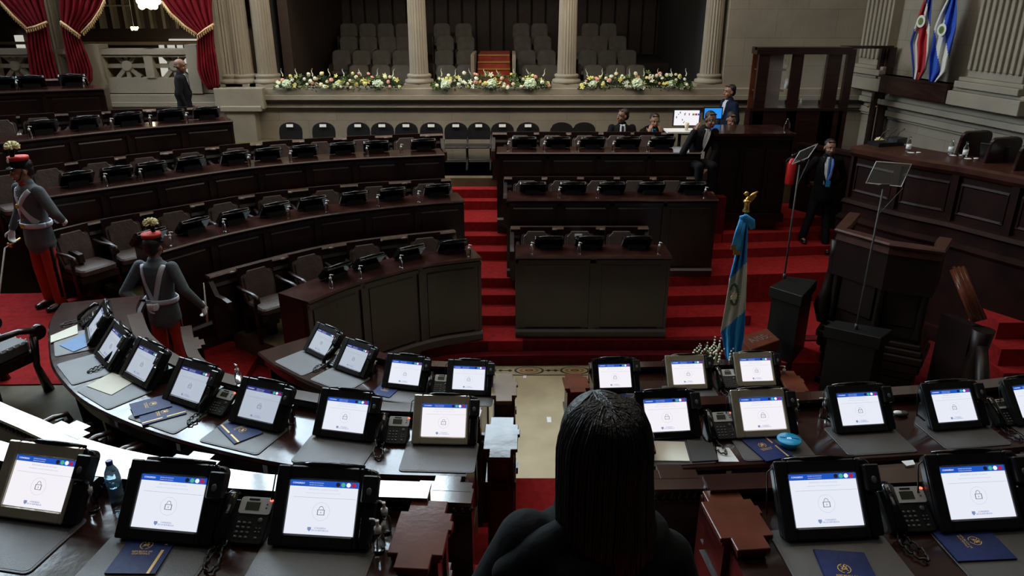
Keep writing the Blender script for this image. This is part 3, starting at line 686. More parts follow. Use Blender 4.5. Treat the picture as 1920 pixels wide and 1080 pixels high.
rail_row(R3L, 1.74, P3, 'curved beaded bench back beside the guard seen from behind', 'wood', True, .08, steps=mk(R3L, [.5, R3L.L[-1]-.14], (.08, .04)))
rail_row(R3R, 1.74, P3, 'thin beaded bench back behind the second row screens at right', 'wood', True, .08, steps=mk(R3R, [.14], (.08, .04)))
# stepped end cabinets of the desk rows
def stepped(w, l, n=(.05, .04)):
    a, b = w/2, l/2
    return [(-a*.62, -b), (a*.62, -b), (a*.62, -b*.62), (a, -b*.62), (a, b*.1), (a*1.12, b*.1), (a*1.12, b*.38), (a, b*.38), (a, b*.62), (a*.72, b*.62), (a*.72, b), (-a*.72, b), (-a*.72, b*.62), (-a, b*.62), (-a, -b*.62), (-a*.62, -b*.62)]
def pillar(c4, z, zb, label, top='wood_brown', w=.2, handle=True):
    """c4: near-centre and far-centre of the top, as points"""
    a, b = c4; mid = (a+b)/2; l = (b-a).length; rz = math.atan2((b-a).y, (b-a).x)-PI/2
    t = thing('end_cabinet', label, 'cabinet', (mid.x, mid.y, zb), rz); h = z-zb
    m = MB(); m.prism(stepped(w, l), h-.025, h); m.prism(stepped(w*.9, l*.95), h-.05, h-.025); m.ob('top', top, t, .003)
    m = MB(); m.prism(stepped(w*.78, l*.88), 0, h-.05); m.prism(stepped(w*.95, l*.93), 0, .12); m.prism(stepped(w*.9, l*.93), h-.32, h-.27); m.ob('body', 'wood', t)
    if handle: m = MB(); m.bbox(-w*.2, w*.2, -l*.44-.03, -l*.44, h-.24, h-.20); m.ob('handle', 'plastic_gloss', t)
    return t
Z1, Z2, Z3 = 2.70, 2.06, 1.40
pillar((P(770, 1066, z=Z1), P(806, 938, z=Z1)), Z1, P1, 'reddish brown stepped end cabinet beside two sanitizer bottles', w=.235)
pillar((P(1415, 1030, z=Z1), P(1350, 918, z=Z1)), Z1, P1, 'reddish brown stepped end cabinet right of the woman', w=.235)
pillar((P(937, 858, z=Z2), P(942, 782, z=Z2)), Z2, P2-.4, 'stepped end cabinet reflecting blue light, left of the marble aisle', 'wood_top', w=.23)
pillar((P(945, 752, z=Z3), P(945, 700, z=Z3)), Z3, .0, 'pale brown stepped end cabinet at the front left of the marble aisle', 'wood_pale', w=.24)
pillar((P(1085, 735, z=Z3), P(1075, 700, z=Z3)), Z3, .0, 'brown stepped end cabinet behind the woman hair, front row', 'wood_brown', w=.24)
pillar((P(1205, 860, z=Z2), P(1190, 790, z=Z2)), Z2, P2-.4, 'dark end cabinet of the second row hidden by the woman', 'wood_brown', w=.2)
pillar((P(1503, 742, z=Z3), P(1475, 695, z=Z3)), Z3, .0, 'brown end cabinet at the right end of the front row', 'wood_brown', w=.2)
# ------------------------------------------------------------------ chairs of the tiers
def make_chair(lm, wm):
    r = thing('bench_chair', '', 'chair'); m = MB()          # sitter faces -y
    pl = [(-.20, 0), (.20, 0), (.225, .12), (.22, .36), (.17, .40), (.15, .445), (-.15, .445), (-.17, .40), (-.22, .36), (-.225, .12)]
    m.prism(pl, -.035, .03); m.prism([(x*.86, .02+y*.9) for x, y in pl], .03, .05)
    R = M.Rotation(math.radians(78), 4, 'X'); bmesh.ops.transform(m.bm, matrix=M.Translation((0, .13, .42)) @ R, verts=m.bm.verts); m.ob('backrest', lm, r, .012)
    m = MB(); m.rbox(0, -.12, .46, .44, .06, .38, .47); m.ob('seat', lm, r, .02)
    for s in (-1, 1):
        m = MB(); m.tube([(s*.27, .18, .66), (s*.27, .02, .65), (s*.27, -.2, .66), (s*.27, -.30, .64), (s*.27, -.32, .58), (s*.27, -.27, .56)], [(.028, .02)]*6, 8, True, (1, 0, 0)); m.tube([(s*.27, -.24, .62), (s*.27, -.22, .4), (s*.27, -.26, .0)], [.03, .022, .028], 8); m.ob('armrest', wm, r)
    m = MB(); m.bbox(-.24, .24, -.32, .2, .30, .38); m.bbox(-.05, .05, -.1, 0, 0, .32); m.bbox(-.24, .24, .18, .22, 0, .9); m.ob('frame', wm, r); return Proto(r)
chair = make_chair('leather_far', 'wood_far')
tn = {'A': 'lowest tier', 'B': 'second tier', 'C': 'third tier', 'D': 'fourth tier', 'E': 'top tier'}
def chairs(c, z, us, key, side):
    for k, u in enumerate(us):
        p, rz, _ = c.snap(z, u)
        where = f'{ORD[k]} from the {"middle stairs" if side == "left" else "left"}' if side != 'x' else ''
        chair.put((p.x, p.y, z), rz, f'brown leather bench chair, {tn[key]} {"left block" if side == "left" else "centre block"}, {where}', 'leather chairs of the far tiers')
chairs(RA_L.shift(-.33), PA, (805, 697, 597, 507), 'A', 'left'); chairs(RB_L.shift(-.33), PB, (805, 710, 622, 528, 440, 350, 257, 172), 'B', 'left')
chairs(RC_L.shift(-.33), PC, (769, 685, 610, 535, 457, 375, 293, 207, 120, 45), 'C', 'left'); chairs(RD_L.shift(-.33), PD, (336, 253, 178, 92, 20), 'D', 'left')
chairs(RA_C.shift(-.33), PA, (1005, 1085, 1163), 'A', 'c'); chairs(RB_C.shift(-.33), PB, (988, 1053, 1121, 1188, 1255), 'B', 'c'); chairs(RC_C.shift(-.33), PC, (975, 1035, 1095, 1155, 1212), 'C', 'c')
m = MB(); p, rz, _ = RA_C.shift(-.36).snap(PA+.82, 1085); t = ob('seat_sign', MB().box((0, 0, 0), (.11, .004, .05)).mesh('seat_sign', 'paper_white'), None, (p.x, p.y+.02, PA+.83), (-.2, 0, 0)); tag(t, 'small white card on the middle chair of the lowest centre row', 'sign')
# visible chairs of the near rows at far left
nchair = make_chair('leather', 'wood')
for k, (u, v) in enumerate(((35, 770), (150, 840), (255, 880), (380, 905), (500, 925), (640, 930), (790, 935))):
    p, rz, _ = R2L.shift(.40).snap(P2+.6, u, v); nchair.put((p.x, p.y, P2), rz+PI, f'black leather chair tucked under the second row desk, {ORD[k]} from the left', 'chairs of the second row')
for k, u in enumerate((1300, 1500, 1690, 1880)):
    p, rz, _ = R2R.shift(.40).snap(P2+.6, u); nchair.put((p.x, p.y, P2), rz+PI, f'black leather chair under the second row desk at right, {ORD[k]} from the aisle', 'chairs of the second row')
for k, u in enumerate((560, 680, 790, 890)):
    p, rz, _ = R3L.shift(.38).snap(P3+.6, u); nchair.put((p.x, p.y, P3), rz+PI, f'black leather chair under the front row desk at left, {ORD[k]} from the left', 'chairs of the front row')
for k, u in enumerate((1160, 1290, 1410)):
    p, rz, _ = R3R.shift(.38).snap(P3+.6, u); nchair.put((p.x, p.y, P3), rz+PI, f'black leather chair under the front row desk at right, {ORD[k]} from the aisle', 'chairs of the front row')
# studded bench end at the far left beside the red carpet
p = P(18, 640, z=1.75); t = thing('armchair', 'dark carved armchair with grey studded seat back at the far left edge', 'chair', (p.x-.1, p.y-.15, P2), -.35)
m = MB(); m.rbox(0, 0, .52, .46, .05, .44, .56); m.ob('seat', 'pad', t, .02); m = MB()
for k in range(7): m.ball((.255, -.2+k*.065, .55), .011, 6, 4); m.ball((-.22+k*.07, .225, .55), .011, 6, 4)
m.ob('stud_trim', 'steel', t); m = MB(); m.bbox(-.28, .28, -.25, .25, .34, .44); m.bbox(-.3, .3, -.28, -.2, 0, 1.0); m.ob('frame', 'wood', t)
for s in (-1, 1):
    m = MB(); m.tube([(s*.30, -.24, .72), (s*.30, .1, .70), (s*.30, .24, .66)], [.035, .03, .035], 10); m.lathe([(.07, -.03), (.085, 0), (.07, .03)], (s*.30, .29, .62), 14, axis=(1, 0, 0)); m.tube([(s*.3, .24, .6), (s*.3, .2, .3), (s*.3, .26, 0)], [.04, .03, .05], 8); m.ob('armrest', 'wood', t)
for u, v, lb in ((12, 690, 'dark carved armrest scroll of the bench at the left edge, upper'), (8, 715, 'dark carved armrest scroll of the bench at the left edge, lower')): pass
# folding chairs along the back wall
r = thing('folding_chair', '', 'chair'); m = MB(); pl = [(.23*math.cos(a*PI/10), .20*abs(math.sin(a*PI/10))**.7) for a in range(11)]+[(-.22, -.13), (.22, -.13)]
m.prism(pl, -.012, .012); bmesh.ops.transform(m.bm, matrix=M.Translation((0, .2, .66)) @ M.Rotation(math.radians(82), 4, 'X'), verts=m.bm.verts); m.ob('backrest', 'plastic', r, .005)
m = MB(); m.rbox(0, 0, .44, .40, .05, .42, .45); m.ob('seat', 'plastic', r, .008)
for s in (-1, 1):
    for y0, y1, z0 in ((.2, -.24, .52), (-.18, .24, .44)): m = MB(); m.tube([(s*.235, y0, z0), (s*.235, y1, .01)], .012, 6); m.ob('leg', 'plastic_grey', r)
m = MB(); m.tube([(-.2, -.17, .2), (.2, -.17, .2)], .01, 6); m.ob('stretcher', 'plastic_grey', r)
fold = Proto(r)
card = MB().box((0, 0, 0), (.13, .004, .055)).mesh('seat_sign', 'paper_white')
for k, u in enumerate((545, 607, 672, 717, 762, 809, 855, 898, 942, 990, 1053, 1095)):
    x = P(u, 250, y=14.6).x; tagd = k < 10
    fold.put((x, 14.42, PC), 0, f'black folding chair against the back wall, {ORD[k]} from the left'+(', with white card' if tagd else ', without card'), 'folding chairs along the back wall')
    if tagd: o = ob('seat_sign', card, None, (x, 14.585, PC+.80), (-.14, 0, 0)); tag(o, f'white reserved card on the back wall folding chair, {ORD[k]} from the left', 'sign', 'cards on the folding chairs')
# ------------------------------------------------------------------ things on the desks
def make_terminal(bez, scr, hd, name='voting_terminal', lock=True):
    r = thing(name, '', 'screen'); T = M.Translation((0, -.02, .012)) @ M.Rotation(math.radians(50), 4, 'X')   # case plane x,y ; y up the slope
    def tb(m): bmesh.ops.transform(m.bm, matrix=T, verts=m.bm.verts); return m
    m = MB(); m.rbox(.01, .175, .45, .335, .03, -.055, -.012); tb(m).ob('case', 'plastic', r, .006)
    m = MB()
    for q in ((-.215, -.155, .005, .345), (.155, .175, .005, .345)): m.bbox(q[0]+.0, q[1], q[2], q[3], -.012, .006)
    m.bbox(-.155, .155, .005, .055, -.012, .006); m.bbox(-.155, .155, .285, .345, -.012, .006); tb(m).ob('bezel', bez, r, .006)
    m = MB(); m.bbox(.178, .232, .01, .19, -.012, .012); tb(m).ob('side_cover', 'plastic_gloss', r, .008)
    rd = MB(); rd.bbox(.178, .248, .20, .315, -.012, .035); rd = tb(rd).ob('fingerprint_reader', 'plastic', r, .006)
    m = MB(); m.ball((.213, .245, .036), (.013, .019, .003), 10, 5); tb(m).ob('sensor', 'button', rd)
    sc = MB(); sc.bbox(-.153, .153, .057, .283, -.010, -.006); sc = tb(sc).ob('screen', scr, r)
    m = MB(); m.bbox(-.153, .153, .257, .283, -.006, -.005); tb(m).ob('header_bar', hd, sc)
    for k, mm in enumerate(('icon_dark', 'icon_green', 'icon_white', 'icon_red')): m = MB(); m.lathe([(.0095, -.005), (.0095, -.0035)], (.062+k*.0235, .270, 0), 12); tb(m).ob('icon', mm, sc)
    if lock:
        m = MB(); m.bbox(-.016, .016, .139, .141, -.006, -.0052); m.bbox(-.016, .016, .160, .162, -.006, -.0052); m.bbox(-.016, -.0135, .139, .162, -.006, -.0052); m.bbox(.0135, .016, .139, .162, -.006, -.0052); m.bbox(-.001, .001, .147, .153, -.006, -.0052)
        m.tube([(.010*math.cos(a*PI/8), .163+.013*math.sin(a*PI/8), -.0055) for a in range(9)], .001, 5); tb(m).ob('padlock_icon', 'line_dark', sc)
        m = MB(); m.tube([(.038*math.cos(a*PI/16), .154+.038*math.sin(a*PI/16), -.0055) for a in range(33)], .0007, 4); tb(m).ob('circle', 'line_pale', sc)
    def txt(body, size, x, y, mm, nm):
        o = ob(nm, text_mesh(body, size, mm), sc); o.matrix_local = T @ M.Translation((x, y, -.0048)); return o
    txt('CONGRESO\nDE LA REPUBLICA', .0095, .006, .080, 'line', 'caption'); m = MB(); m.prism([(-.05, .088), (-.034, .088), (-.034, .078), (-.042, .070), (-.05, .078)], -.006, -.005); tb(m).ob('crest_icon', 'line', sc)
    txt('CONGRESO', .010, -.115, .270, 'icon_white', 'title'); txt('SISTEMA DE VOTACION', .006, -.035, .273, 'line_pale', 'title'); txt('REPUBLICA DE GUATEMALA', .005, -.035, .264, 'line_pale', 'title')
    txt('BIENVENIDO, ELEGIR OPCIONES', .009, 0, .245, 'line_pale', 'message'); txt('PARA INICIAR COLOQUE SU HUELLA EN EL LECTOR', .0065, 0, .230, 'line_pale', 'message')
    m = MB(); m.tube([(-.16, .352, -.03), (-.06, .352, -.0), (.06, .352, .0), (.17, .352, -.02)], [.008, .012, .012, .008], 8); tb(m).ob('microphone_bar', 'plastic_gloss', r)
    m = MB(); m.tube([(-.18, .34, -.02), (-.235, .30, -.03), (-.245, .2, -.05), (-.24, .12, -.10)], .0035, 6); tb(m).ob('cable', 'plastic', r); m = MB(); m.tube([(.17, .345, -.02), (.20, .34, .0), (.215, .315, .01)], .0035, 6); tb(m).ob('cable', 'plastic', r)
    m = MB(); m.prism([(-.16, .10), (.18, .10), (.18, .24), (-.16, .24)], 0, .09); m.prism([(-.13, .12), (.15, .12), (.15, .22), (-.13, .22)], .09, .17); m.ob('stand', 'plastic', r)
    return Proto(r)
T_ = {'bright': make_terminal('plastic', 'screen', 'header'), 'warm': make_terminal('silver_sheen_bezel', 'screen_warm', 'header'), 'plain': make_terminal('plastic_gloss', 'screen_warm', 'header'), 'dim': make_terminal('plastic', 'screen_angle_dimmed', 'header_angle_dimmed')}
def make_phone():
    r = thing('desk_phone', '', 'telephone'); T = M.Translation((0, -.09, .025)) @ M.Rotation(math.radians(32), 4, 'X')
    def tb(m): bmesh.ops.transform(m.bm, matrix=T, verts=m.bm.verts); return m
    m = MB(); m.rbox(.03, .10, .15, .21, .02, -.03, .0); m.bbox(-.105, -.045, .0, .19, -.03, -.005); b = tb(m).ob('body', 'plastic', r, .004)
    m = MB(); m.rbox(.032, .163, .145, .075, .012, 0, .005); f = tb(m).ob('face_plate', 'phone_silver', r)
    m = MB(); m.bbox(-.012, .052, .142, .178, .005, .007); tb(m).ob('display', 'lcd', f)
    m = MB(); m.rbox(.02, .190, .05, .008, .003, .005, .0065); tb(m).ob('badge', 'plastic', f)
    m = MB(); m.ball((.098, .190, .004), (.009, .006, .004), 8, 5); tb(m).ob('message_light', 'led', f)
    m = MB()
    for i in range(3):
        for j in range(4): m.ball((-.022+i*.024, .022+j*.021, .001), (.009, .007, .004), 8, 5)
    for i in range(2):
        for j in range(2): m.ball((.062+i*.016, .048+j*.016, .001), (.006, .005, .003), 6, 4)
    m.ball((.07, .10, .001), (.013, .013, .004), 12, 5); m.ball((.07, .022, .001), (.009, .007, .004), 8, 5); m.ball((.083, .155, .005), (.005, .005, .002), 8, 4); m.ball((.083, .172, .005), (.005, .005, .002), 8, 4); o = tb(m).ob('keypad', 'button', r)
    h = MB(); h.tube([(-.075, -.012, .012), (-.075, .01, .034), (-.075, .10, .042), (-.075, .19, .034), (-.075, .212, .012)], [(.026, .016), (.028, .02), (.022, .014), (.028, .02), (.026, .016)], 12, True, (1, 0, 0)); h = tb(h).ob('handset', 'plastic_gloss', r)
    m = MB(); pts = [(-.08, -.10, .03), (-.10, -.16, .012), (-.075, -.24, .010), (-.045, -.26, .010), (-.035, -.20, .012), (-.06, -.12, .02), (-.05, -.08, .02)]
    cc = Crv([(a, b_) for a, b_, c_ in pts], .01); n = len(cc.p)
    m.tube([(p.x+.006*math.cos(i*1.7), p.y+.006*math.sin(i*1.7), .016+.006*math.sin(i*1.7)) for i, p in enumerate(cc.p)], .0055, 6); m.ob('cord', 'plastic', r)
    m = MB(); m.bbox(-.08, .09, -.02, .10, 0, .05); m.ob('foot', 'plastic', r); return Proto(r)
phone = make_phone()
r = thing('desk_pad', '', 'desk pad'); m = MB(); m.rbox(0, 0, .50, .36, .03, 0, .006); m.ob('leather_sheet', 'pad', r, .002); m = MB(); m.rbox(0, 0, .475, .335, .025, .006, .0072); m.ob('stitched_border', 'pad', r)
pad = Proto(r)
r = thing('sanitizer_bottle', '', 'bottle'); m = MB(); m.lathe([(.024, 0), (.026, .01), (.026, .085), (.014, .105), (.012, .11)], n=16); m.ob('bottle_body', 'clear', r)
m = MB(); m.lathe([(.015, .105), (.016, .13), (.009, .132), (.006, .155), (.008, .157), (.008, .166)], n=12); m.tube([(0, 0, .162), (.02, -.012, .162), (.036, -.02, .156)], .005, 6); m.ob('pump', 'white_plastic', r); san = Proto(r)
sides = {'L': 'left', 'R': 'right'}
rown = {1: 'nearest desk', 2: 'second row desk', 3: 'front row desk'}
ZT = {1: 2.64, 2: 1.98, 3: 1.31}
CV = {(1, 'L'): N1L, (1, 'R'): N1R, (2, 'L'): N2L, (2, 'R'): N2R, (3, 'L'): N3L, (3, 'R'): N3R}
def on(row, side, u, v, off, dz=.0): return CV[(row, side)].shift(off).snap(ZT[row]+dz, u, v)
terms = [(1, 'L', 75, 908, 'warm', 'voting screen with brassy reflective bezel at the far left of the nearest desk'), (1, 'L', 318, 945, 'bright', 'black voting screen between the water bottle and the desk phone, nearest desk'), (1, 'L', 603, 955, 'bright', 'black voting screen beside the two sanitizer bottles, nearest desk'),
 (1, 'R', 1548, 940, 'bright', 'black voting screen showing a padlock, left one of the nearest right pair'), (1, 'R', 1832, 925, 'bright', 'black voting screen showing a padlock above a navy folder at bottom right'),
 (2, 'L', 182, 606, 'dim', 'dim voting screen at the far end of the curved second row desk'), (2, 'L', 210, 648, 'dim', 'dim voting screen left of the phone with red light, second row left end'), (2, 'L', 268, 682, 'dim', 'dim voting screen above the cream paper on the curved desk'), (2, 'L', 358, 722, 'dim', 'voting screen above the two stacked navy folders on the curved desk'),
 (2, 'L', 488, 760, 'dim', 'voting screen above the single navy folder, curved second row desk'), (2, 'L', 648, 780, 'bright', 'black voting screen before an empty pad, second row left'), (2, 'L', 832, 790, 'warm', 'voting screen with bright silvery bezel left of the marble aisle'),
 (2, 'R', 1250, 780, 'plain', 'voting screen partly hidden by the woman hair'), (2, 'R', 1430, 777, 'warm', 'voting screen with brassy bezel behind the blue sweet tin'), (2, 'R', 1612, 768, 'bright', 'black voting screen in the middle of the right second row'), (2, 'R', 1788, 762, 'bright', 'black voting screen in the right second row, next to last before the edge'), (2, 'R', 1940, 752, 'bright', 'voting screen cut off by the right picture edge'),
 (3, 'L', 604, 642, 'dim', 'dim voting screen at the left end of the front row'), (3, 'L', 664, 672, 'dim', 'dim voting screen right of the front row left phone'), (3, 'L', 760, 700, 'bright', 'voting screen above the small navy folder, front row left'), (3, 'L', 879, 710, 'bright', 'voting screen nearest the marble aisle, front row left'),
 (3, 'R', 1153, 706, 'plain', 'voting screen nearest the marble aisle, front row right'), (3, 'R', 1290, 700, 'warm', 'voting screen with purple sheen bezel beside the small flowers'), (3, 'R', 1418, 694, 'warm', 'voting screen with shiny bezel at the foot of the blue and white flag')]
TP = []
for row, s, u, v, kind, lb in terms:
    w = P(u, v, z=ZT[row]+.138); c = CV[(row, s)]; cs_ = c.shift(.36); d = min((cs_.L[-1]*i/200 for i in range(201)), key=lambda e: (cs_.at(e)[0]-w.xy).length); tt = cs_.at(d)[1]
    rz = math.atan2(tt.y, tt.x); lim = (w.xy-cs_.at(d)[0]).dot(V((-tt.y, tt.x))); p = w.xy-V((-tt.y, tt.x))*.094; T_[kind].put((p.x, p.y, ZT[row]+.008), rz, lb, 'voting screens on the desks')
    pp, tt = c.at(min((c.L[-1]*i/200 for i in range(201)), key=lambda e: (c.at(e)[0]-w.xy).length)); q = V((pp.x-tt.y*.19, pp.y+tt.x*.19))
    dsc = lb.split(',')[0].replace('dim ', '').replace('black ', '')
    pad.put((q.x, q.y, ZT[row]), math.atan2(tt.y, tt.x), 'grey leather pad under the '+' '.join(lb.replace(',', '').split()[:9]), 'leather desk pads')
phones = [(1, 'L', 460, 970, 'desk phone with lit red corner between the two nearest left screens'), (1, 'R', 1700, 950, 'desk phone with curled cord between the two nearest right screens'), (2, 'L', 170, 590, 'desk phone with red light at the far tip of the curved desk'), (2, 'L', 228, 668, 'desk phone with red light between the dim screens, curved desk'), (2, 'L', 410, 750, 'desk phone with red light right of the stacked navy folders'), (2, 'L', 738, 803, 'desk phone left of the silvery screen, second row'),
 (2, 'R', 1350, 795, 'desk phone right of the woman hair, second row'), (2, 'R', 1880, 770, 'desk phone near the right picture edge, second row'), (3, 'L', 630, 668, 'desk phone with red light at the left end of the front row'), (3, 'L', 822, 718, 'desk phone with red light between front row left screens'), (3, 'R', 1363, 708, 'small desk phone beside the shiny screen near the flag')]
for row, s, u, v, lb in phones:
    w = P(u, v, z=ZT[row]+.085); c = CV[(row, s)].shift(.36); d = min((c.L[-1]*i/200 for i in range(201)), key=lambda e: (c.at(e)[0]-w.xy).length); tt = c.at(d)[1]; rz = math.atan2(tt.y, tt.x); p = w.xy; phone.put((p.x, p.y, ZT[row]), rz, lb, 'desk phones')
sans = [(1, 'L', 172, 925, .42, 'sanitizer bottle with white pump left of the blue capped water bottle'), (1, 'L', 708, 1000, .30, 'front sanitizer bottle of the two beside the brown end cabinet'), (1, 'L', 722, 968, .42, 'rear sanitizer bottle of the two beside the brown end cabinet'), (2, 'L', 303, 712, .5, 'sanitizer bottle between dim screens on the curved desk'), (2, 'L', 545, 775, .42, 'sanitizer bottle right of the screen above the single navy folder'), (2, 'L', 893, 800, .45, 'sanitizer bottle right of the silvery screen by the aisle'),
 (2, 'R', 1492, 780, .5, 'sanitizer bottle right of the brassy screen, second row right'), (2, 'R', 1545, 778, .5, 'sanitizer bottle left of the middle right screen'), (3, 'L', 700, 695, .45, 'sanitizer bottle between front row left screens'), (3, 'R', 1470, 715, .4, 'sanitizer bottle at the right end of the front row'), (2, 'L', 446, 722, .66, 'sanitizer bottle on the rear shelf above the curved desk')]
for row, s, u, v, o_, lb in sans:
    p, rz, _ = on(row, s, u, v, o_, .08); san.put((p.x, p.y, ZT[row]+(.08 if o_ > .6 else 0)), rz+PI, lb, 'sanitizer pump bottles')
# folders
def emblem(m, s=1.0):
    for k in range(16):
        a = math.radians(-70+ (k % 8)*20) ; sx = -1 if k < 8 else 1
        m.ball((sx*.021*s*math.cos(a), .021*s*math.sin(a), .0006), (.005*s, .0022*s, .0008), 6, 4, (0, 0, (a+PI/2)*sx))
    m.box((0, 0, .0005), (.020*s, .010*s, .001), (0, 0, .3)); m.box((0, .002*s, .0005), (.034*s, .0022*s, .001), (0, 0, .8)); m.box((0, .002*s, .0005), (.034*s, .0022*s, .001), (0, 0, -.8)); m.ball((.002*s, .012*s, .0006), (.004*s, .007*s, .001), 6, 4)
    return m
def make_folder(stripe=True, ln=.30):
    r = thing('presentation_folder', '', 'folder'); m = MB(); m.bbox(-.105, .105, -ln/2, ln/2, 0, .003); m.bbox(-.105, .105, -ln/2, ln/2, .005, .007); m.bbox(-.105, -.102, -ln/2, ln/2, 0, .007); m.ob('cover', 'navy_folder', r)
    m = MB(); m.bbox(-.101, .101, -ln/2+.003, ln/2-.003, .003, .005); m.ob('inner_sheets', 'paper', r)
    o = ob('crest', emblem(MB(), 1.2).mesh('crest', 'gold_print'), r, (-.01, .02, .0072))
    o = ob('gold_lettering', text_mesh('REPUBLICA DE\nGUATEMALA', .0135, 'gold_print'), r, (-.01, -.028, .0074))
    if stripe:
        for a, b in ((-ln/2, -.01), (.02, ln/2)): m = MB(); m.bbox(.068, .080, a, b, .007, .0076); m.ob('gold_stripe', 'gold_print', r)
    return Proto(r)
fo, fo2 = make_folder(), make_folder(False, .26)
for pr, row, (u0, v0), (u1, v1), lb in ((fo, 1, (250, 1068), (300, 995), 'navy folder with gold crest and stripes on the nearest left desk'), (fo2, 1, (1610, 1120), (1572, 1035), 'navy folder with gold crest cut off by the bottom edge at right'), (fo2, 1, (1775, 1022), (1868, 1018), 'navy folder with gold crest lying sideways at bottom right'),
        (fo, 2, (435, 792), (466, 822), 'navy folder with gold stripe alone on a pad, curved desk'), (fo, 2, (276, 783), (332, 768), 'lower navy folder of the stacked pair on the curved desk'), (fo, 2, (1455, 856), (1415, 822), 'navy folder with gold stripes beside the blue sweet tin'), (fo2, 3, (715, 740), (735, 722), 'small navy folder on the front row left desk'), (fo2, 3, (1286, 745), (1279, 728), 'navy folder below the purple sheen screen, front row right'), (fo2, 3, (1185, 745), (1182, 730), 'navy folder beside the woman hair, front row right')):
    z = ZT[row]+.008; a, b = P(u0, v0, z=z), P(u1, v1, z=z); mid = (a+b)/2; rz = math.atan2((b-a).y, (b-a).x)-PI/2
    pr.put((mid.x, mid.y, z), rz, lb, 'navy presentation folders')
a, b = P(255, 770, z=1.99), P(310, 755, z=1.99); mid = (a+b)/2; o = fo2.put((mid.x, mid.y, 1.997), math.atan2((b-a).y, (b-a).x)-PI/2, 'upper navy folder of the stacked pair on the curved desk', 'navy presentation folders'); o.rotation_euler = (0, .02, math.atan2((b-a).y, (b-a).x)-PI/2)
def sheet(name, pts, z, th, m, label, cat):
    q = [P(u, v, z=z) for u, v in pts]; c = sum(q, V())/len(q); mb = MB(); mb.prism([(p.x-c.x, p.y-c.y) for p in q], 0, th); o = mb.ob(name, m); o.location = (c.x, c.y, z); return tag(o, label, cat)
z2 = ZT[2]+.009
sheet('paper_sheet', [(162, 724), (209, 741), (255, 714), (210, 699)], z2, .003, 'paper', 'cream paper sheet on the pad of the curved desk', 'paper')
sheet('paper_sheet', [(95, 630), (95, 643), (146, 626), (145, 609)], z2+.001, .004, 'paper', 'cream paper sheet at the left tip of the curved desk', 'paper')
sheet('document_folder', [(112, 648), (138, 660), (186, 640), (163, 624)], z2, .004, 'blue_folder', 'bright blue folder at the left tip of the curved desk', 'folder')
sheet('notebook_page', [(1222, 829), (1283, 831), (1293, 867), (1226, 866)], z2-.005, .012, 'paper', 'open cream notebook page right of the woman hair', 'book')
sheet('notebook', [(1287, 827), (1335, 833), (1347, 865), (1297, 868)], z2-.005, .012, 'plastic_grey', 'dark grey notebook beside the open cream page', 'book')
sheet('paper_sheet', [(1343, 838), (1367, 840), (1386, 866), (1347, 866)], ZT[2]+.001, .002, 'paper_white', 'white sheet between the notebook and the navy folder', 'paper')
sheet('paper_card', [(1690, 865), (1712, 863), (1716, 871), (1700, 874)], ZT[1]+.082, .002, 'paper_white', 'small white card on the shelf of the nearest right desk', 'paper')
sheet('paper_sheet', [(1762, 999), (1795, 1001), (1840, 996), (1775, 994)], ZT[1]+.009, .002, 'paper_white', 'white sheet peeking out above the sideways navy folder', 'paper')
# floor slips
sheet('paper_slip', [(1025, 782), (1033, 782), (1034, 792), (1026, 792)], .001, .002, 'paper_white', 'small white slip lying in the middle of the marble floor', 'paper')
sheet('paper_slip', [(981, 702), (987, 702), (987, 709), (981, 709)], .001, .002, 'paper_white', 'small white slip on the marble near the mosaic border', 'paper')
# water bottle
p = P(222, 942, z=2.64); t = thing('water_bottle', 'clear blue water bottle with purple cap on the nearest left desk', 'bottle', (p.x, p.y, 2.64))
m = MB(); m.lathe([(.028, 0), (.033, .006), (.033, .03), (.030, .036), (.033, .042), (.030, .052), (.033, .062), (.030, .072), (.033, .085), (.033, .155), (.030, .175), (.016, .205), (.0135, .21), (.0135, .22)], n=24); m.ob('bottle_body', 'water_blue', t)
m = MB(); m.lathe([(.0338, .095), (.0338, .15)], n=24); lo = m.ob('label_band', 'water_blue', t); o = ob('brand_lettering', text_mesh('Xocom', .026, 'cap_blue'), lo, (-.004, -.035, .11), (PI/2, 0, 0)); m = MB(); m.tube([(-.025, -.0355, .133), (-.01, -.0365, .142), (.005, -.0365, .132), (.02, -.0355, .142)], .003, 6); m.ob('wave_mark', 'blue_folder', lo)
m = MB(); m.lathe([(.0155, .212), (.0155, .23), (.013, .234)], n=18); m.ob('cap', 'cap_blue', t)
# sweet tin and small bag
p = P(1478, 836, z=1.99); t = thing('sweet_tin', 'round bright blue tub on the right second row pad', 'tub', (p.x, p.y, 1.989)); m = MB(); m.lathe([(.05, 0), (.062, .03), (.075, .05)], n=26); m.ob('tub', 'candy_blue', t)
m = MB(); m.lathe([(.080, .05), (.082, .054), (.076, .060), (.02, .066)], n=26, axis=None); o = m.ob('lid', 'candy_blue', t); q = ob('lettering', text_mesh('m', .04, 'icon_white'), o, (-.005, -.005, .068)); m = MB(); m.box((.0, -.0, .0665), (.13, .006, .001), (0, 0, -.2)); m.ob('slot', 'cap_blue', o)
p = P(1690, 775, z=2.0); t = thing('computer_mouse', 'white and grey mouse between two screens, right second row', 'mouse', (p.x, p.y, 1.98)); m = MB(); m.ball((0, 0, .018), (.06, .032, .018), 14, 8, (0, 0, .2)); m.ob('mouse_body', 'plastic_grey', t); m = MB(); m.ball((-.025, .0, .026), (.035, .026, .014), 12, 6); m.ob('button_shell', 'white_plastic', t)
p = P(186, 635, z=2.0); t = thing('plastic_bag', 'small clear plastic bag beside the bright blue folder', 'bag', (p.x, p.y, 1.99)); m = MB()
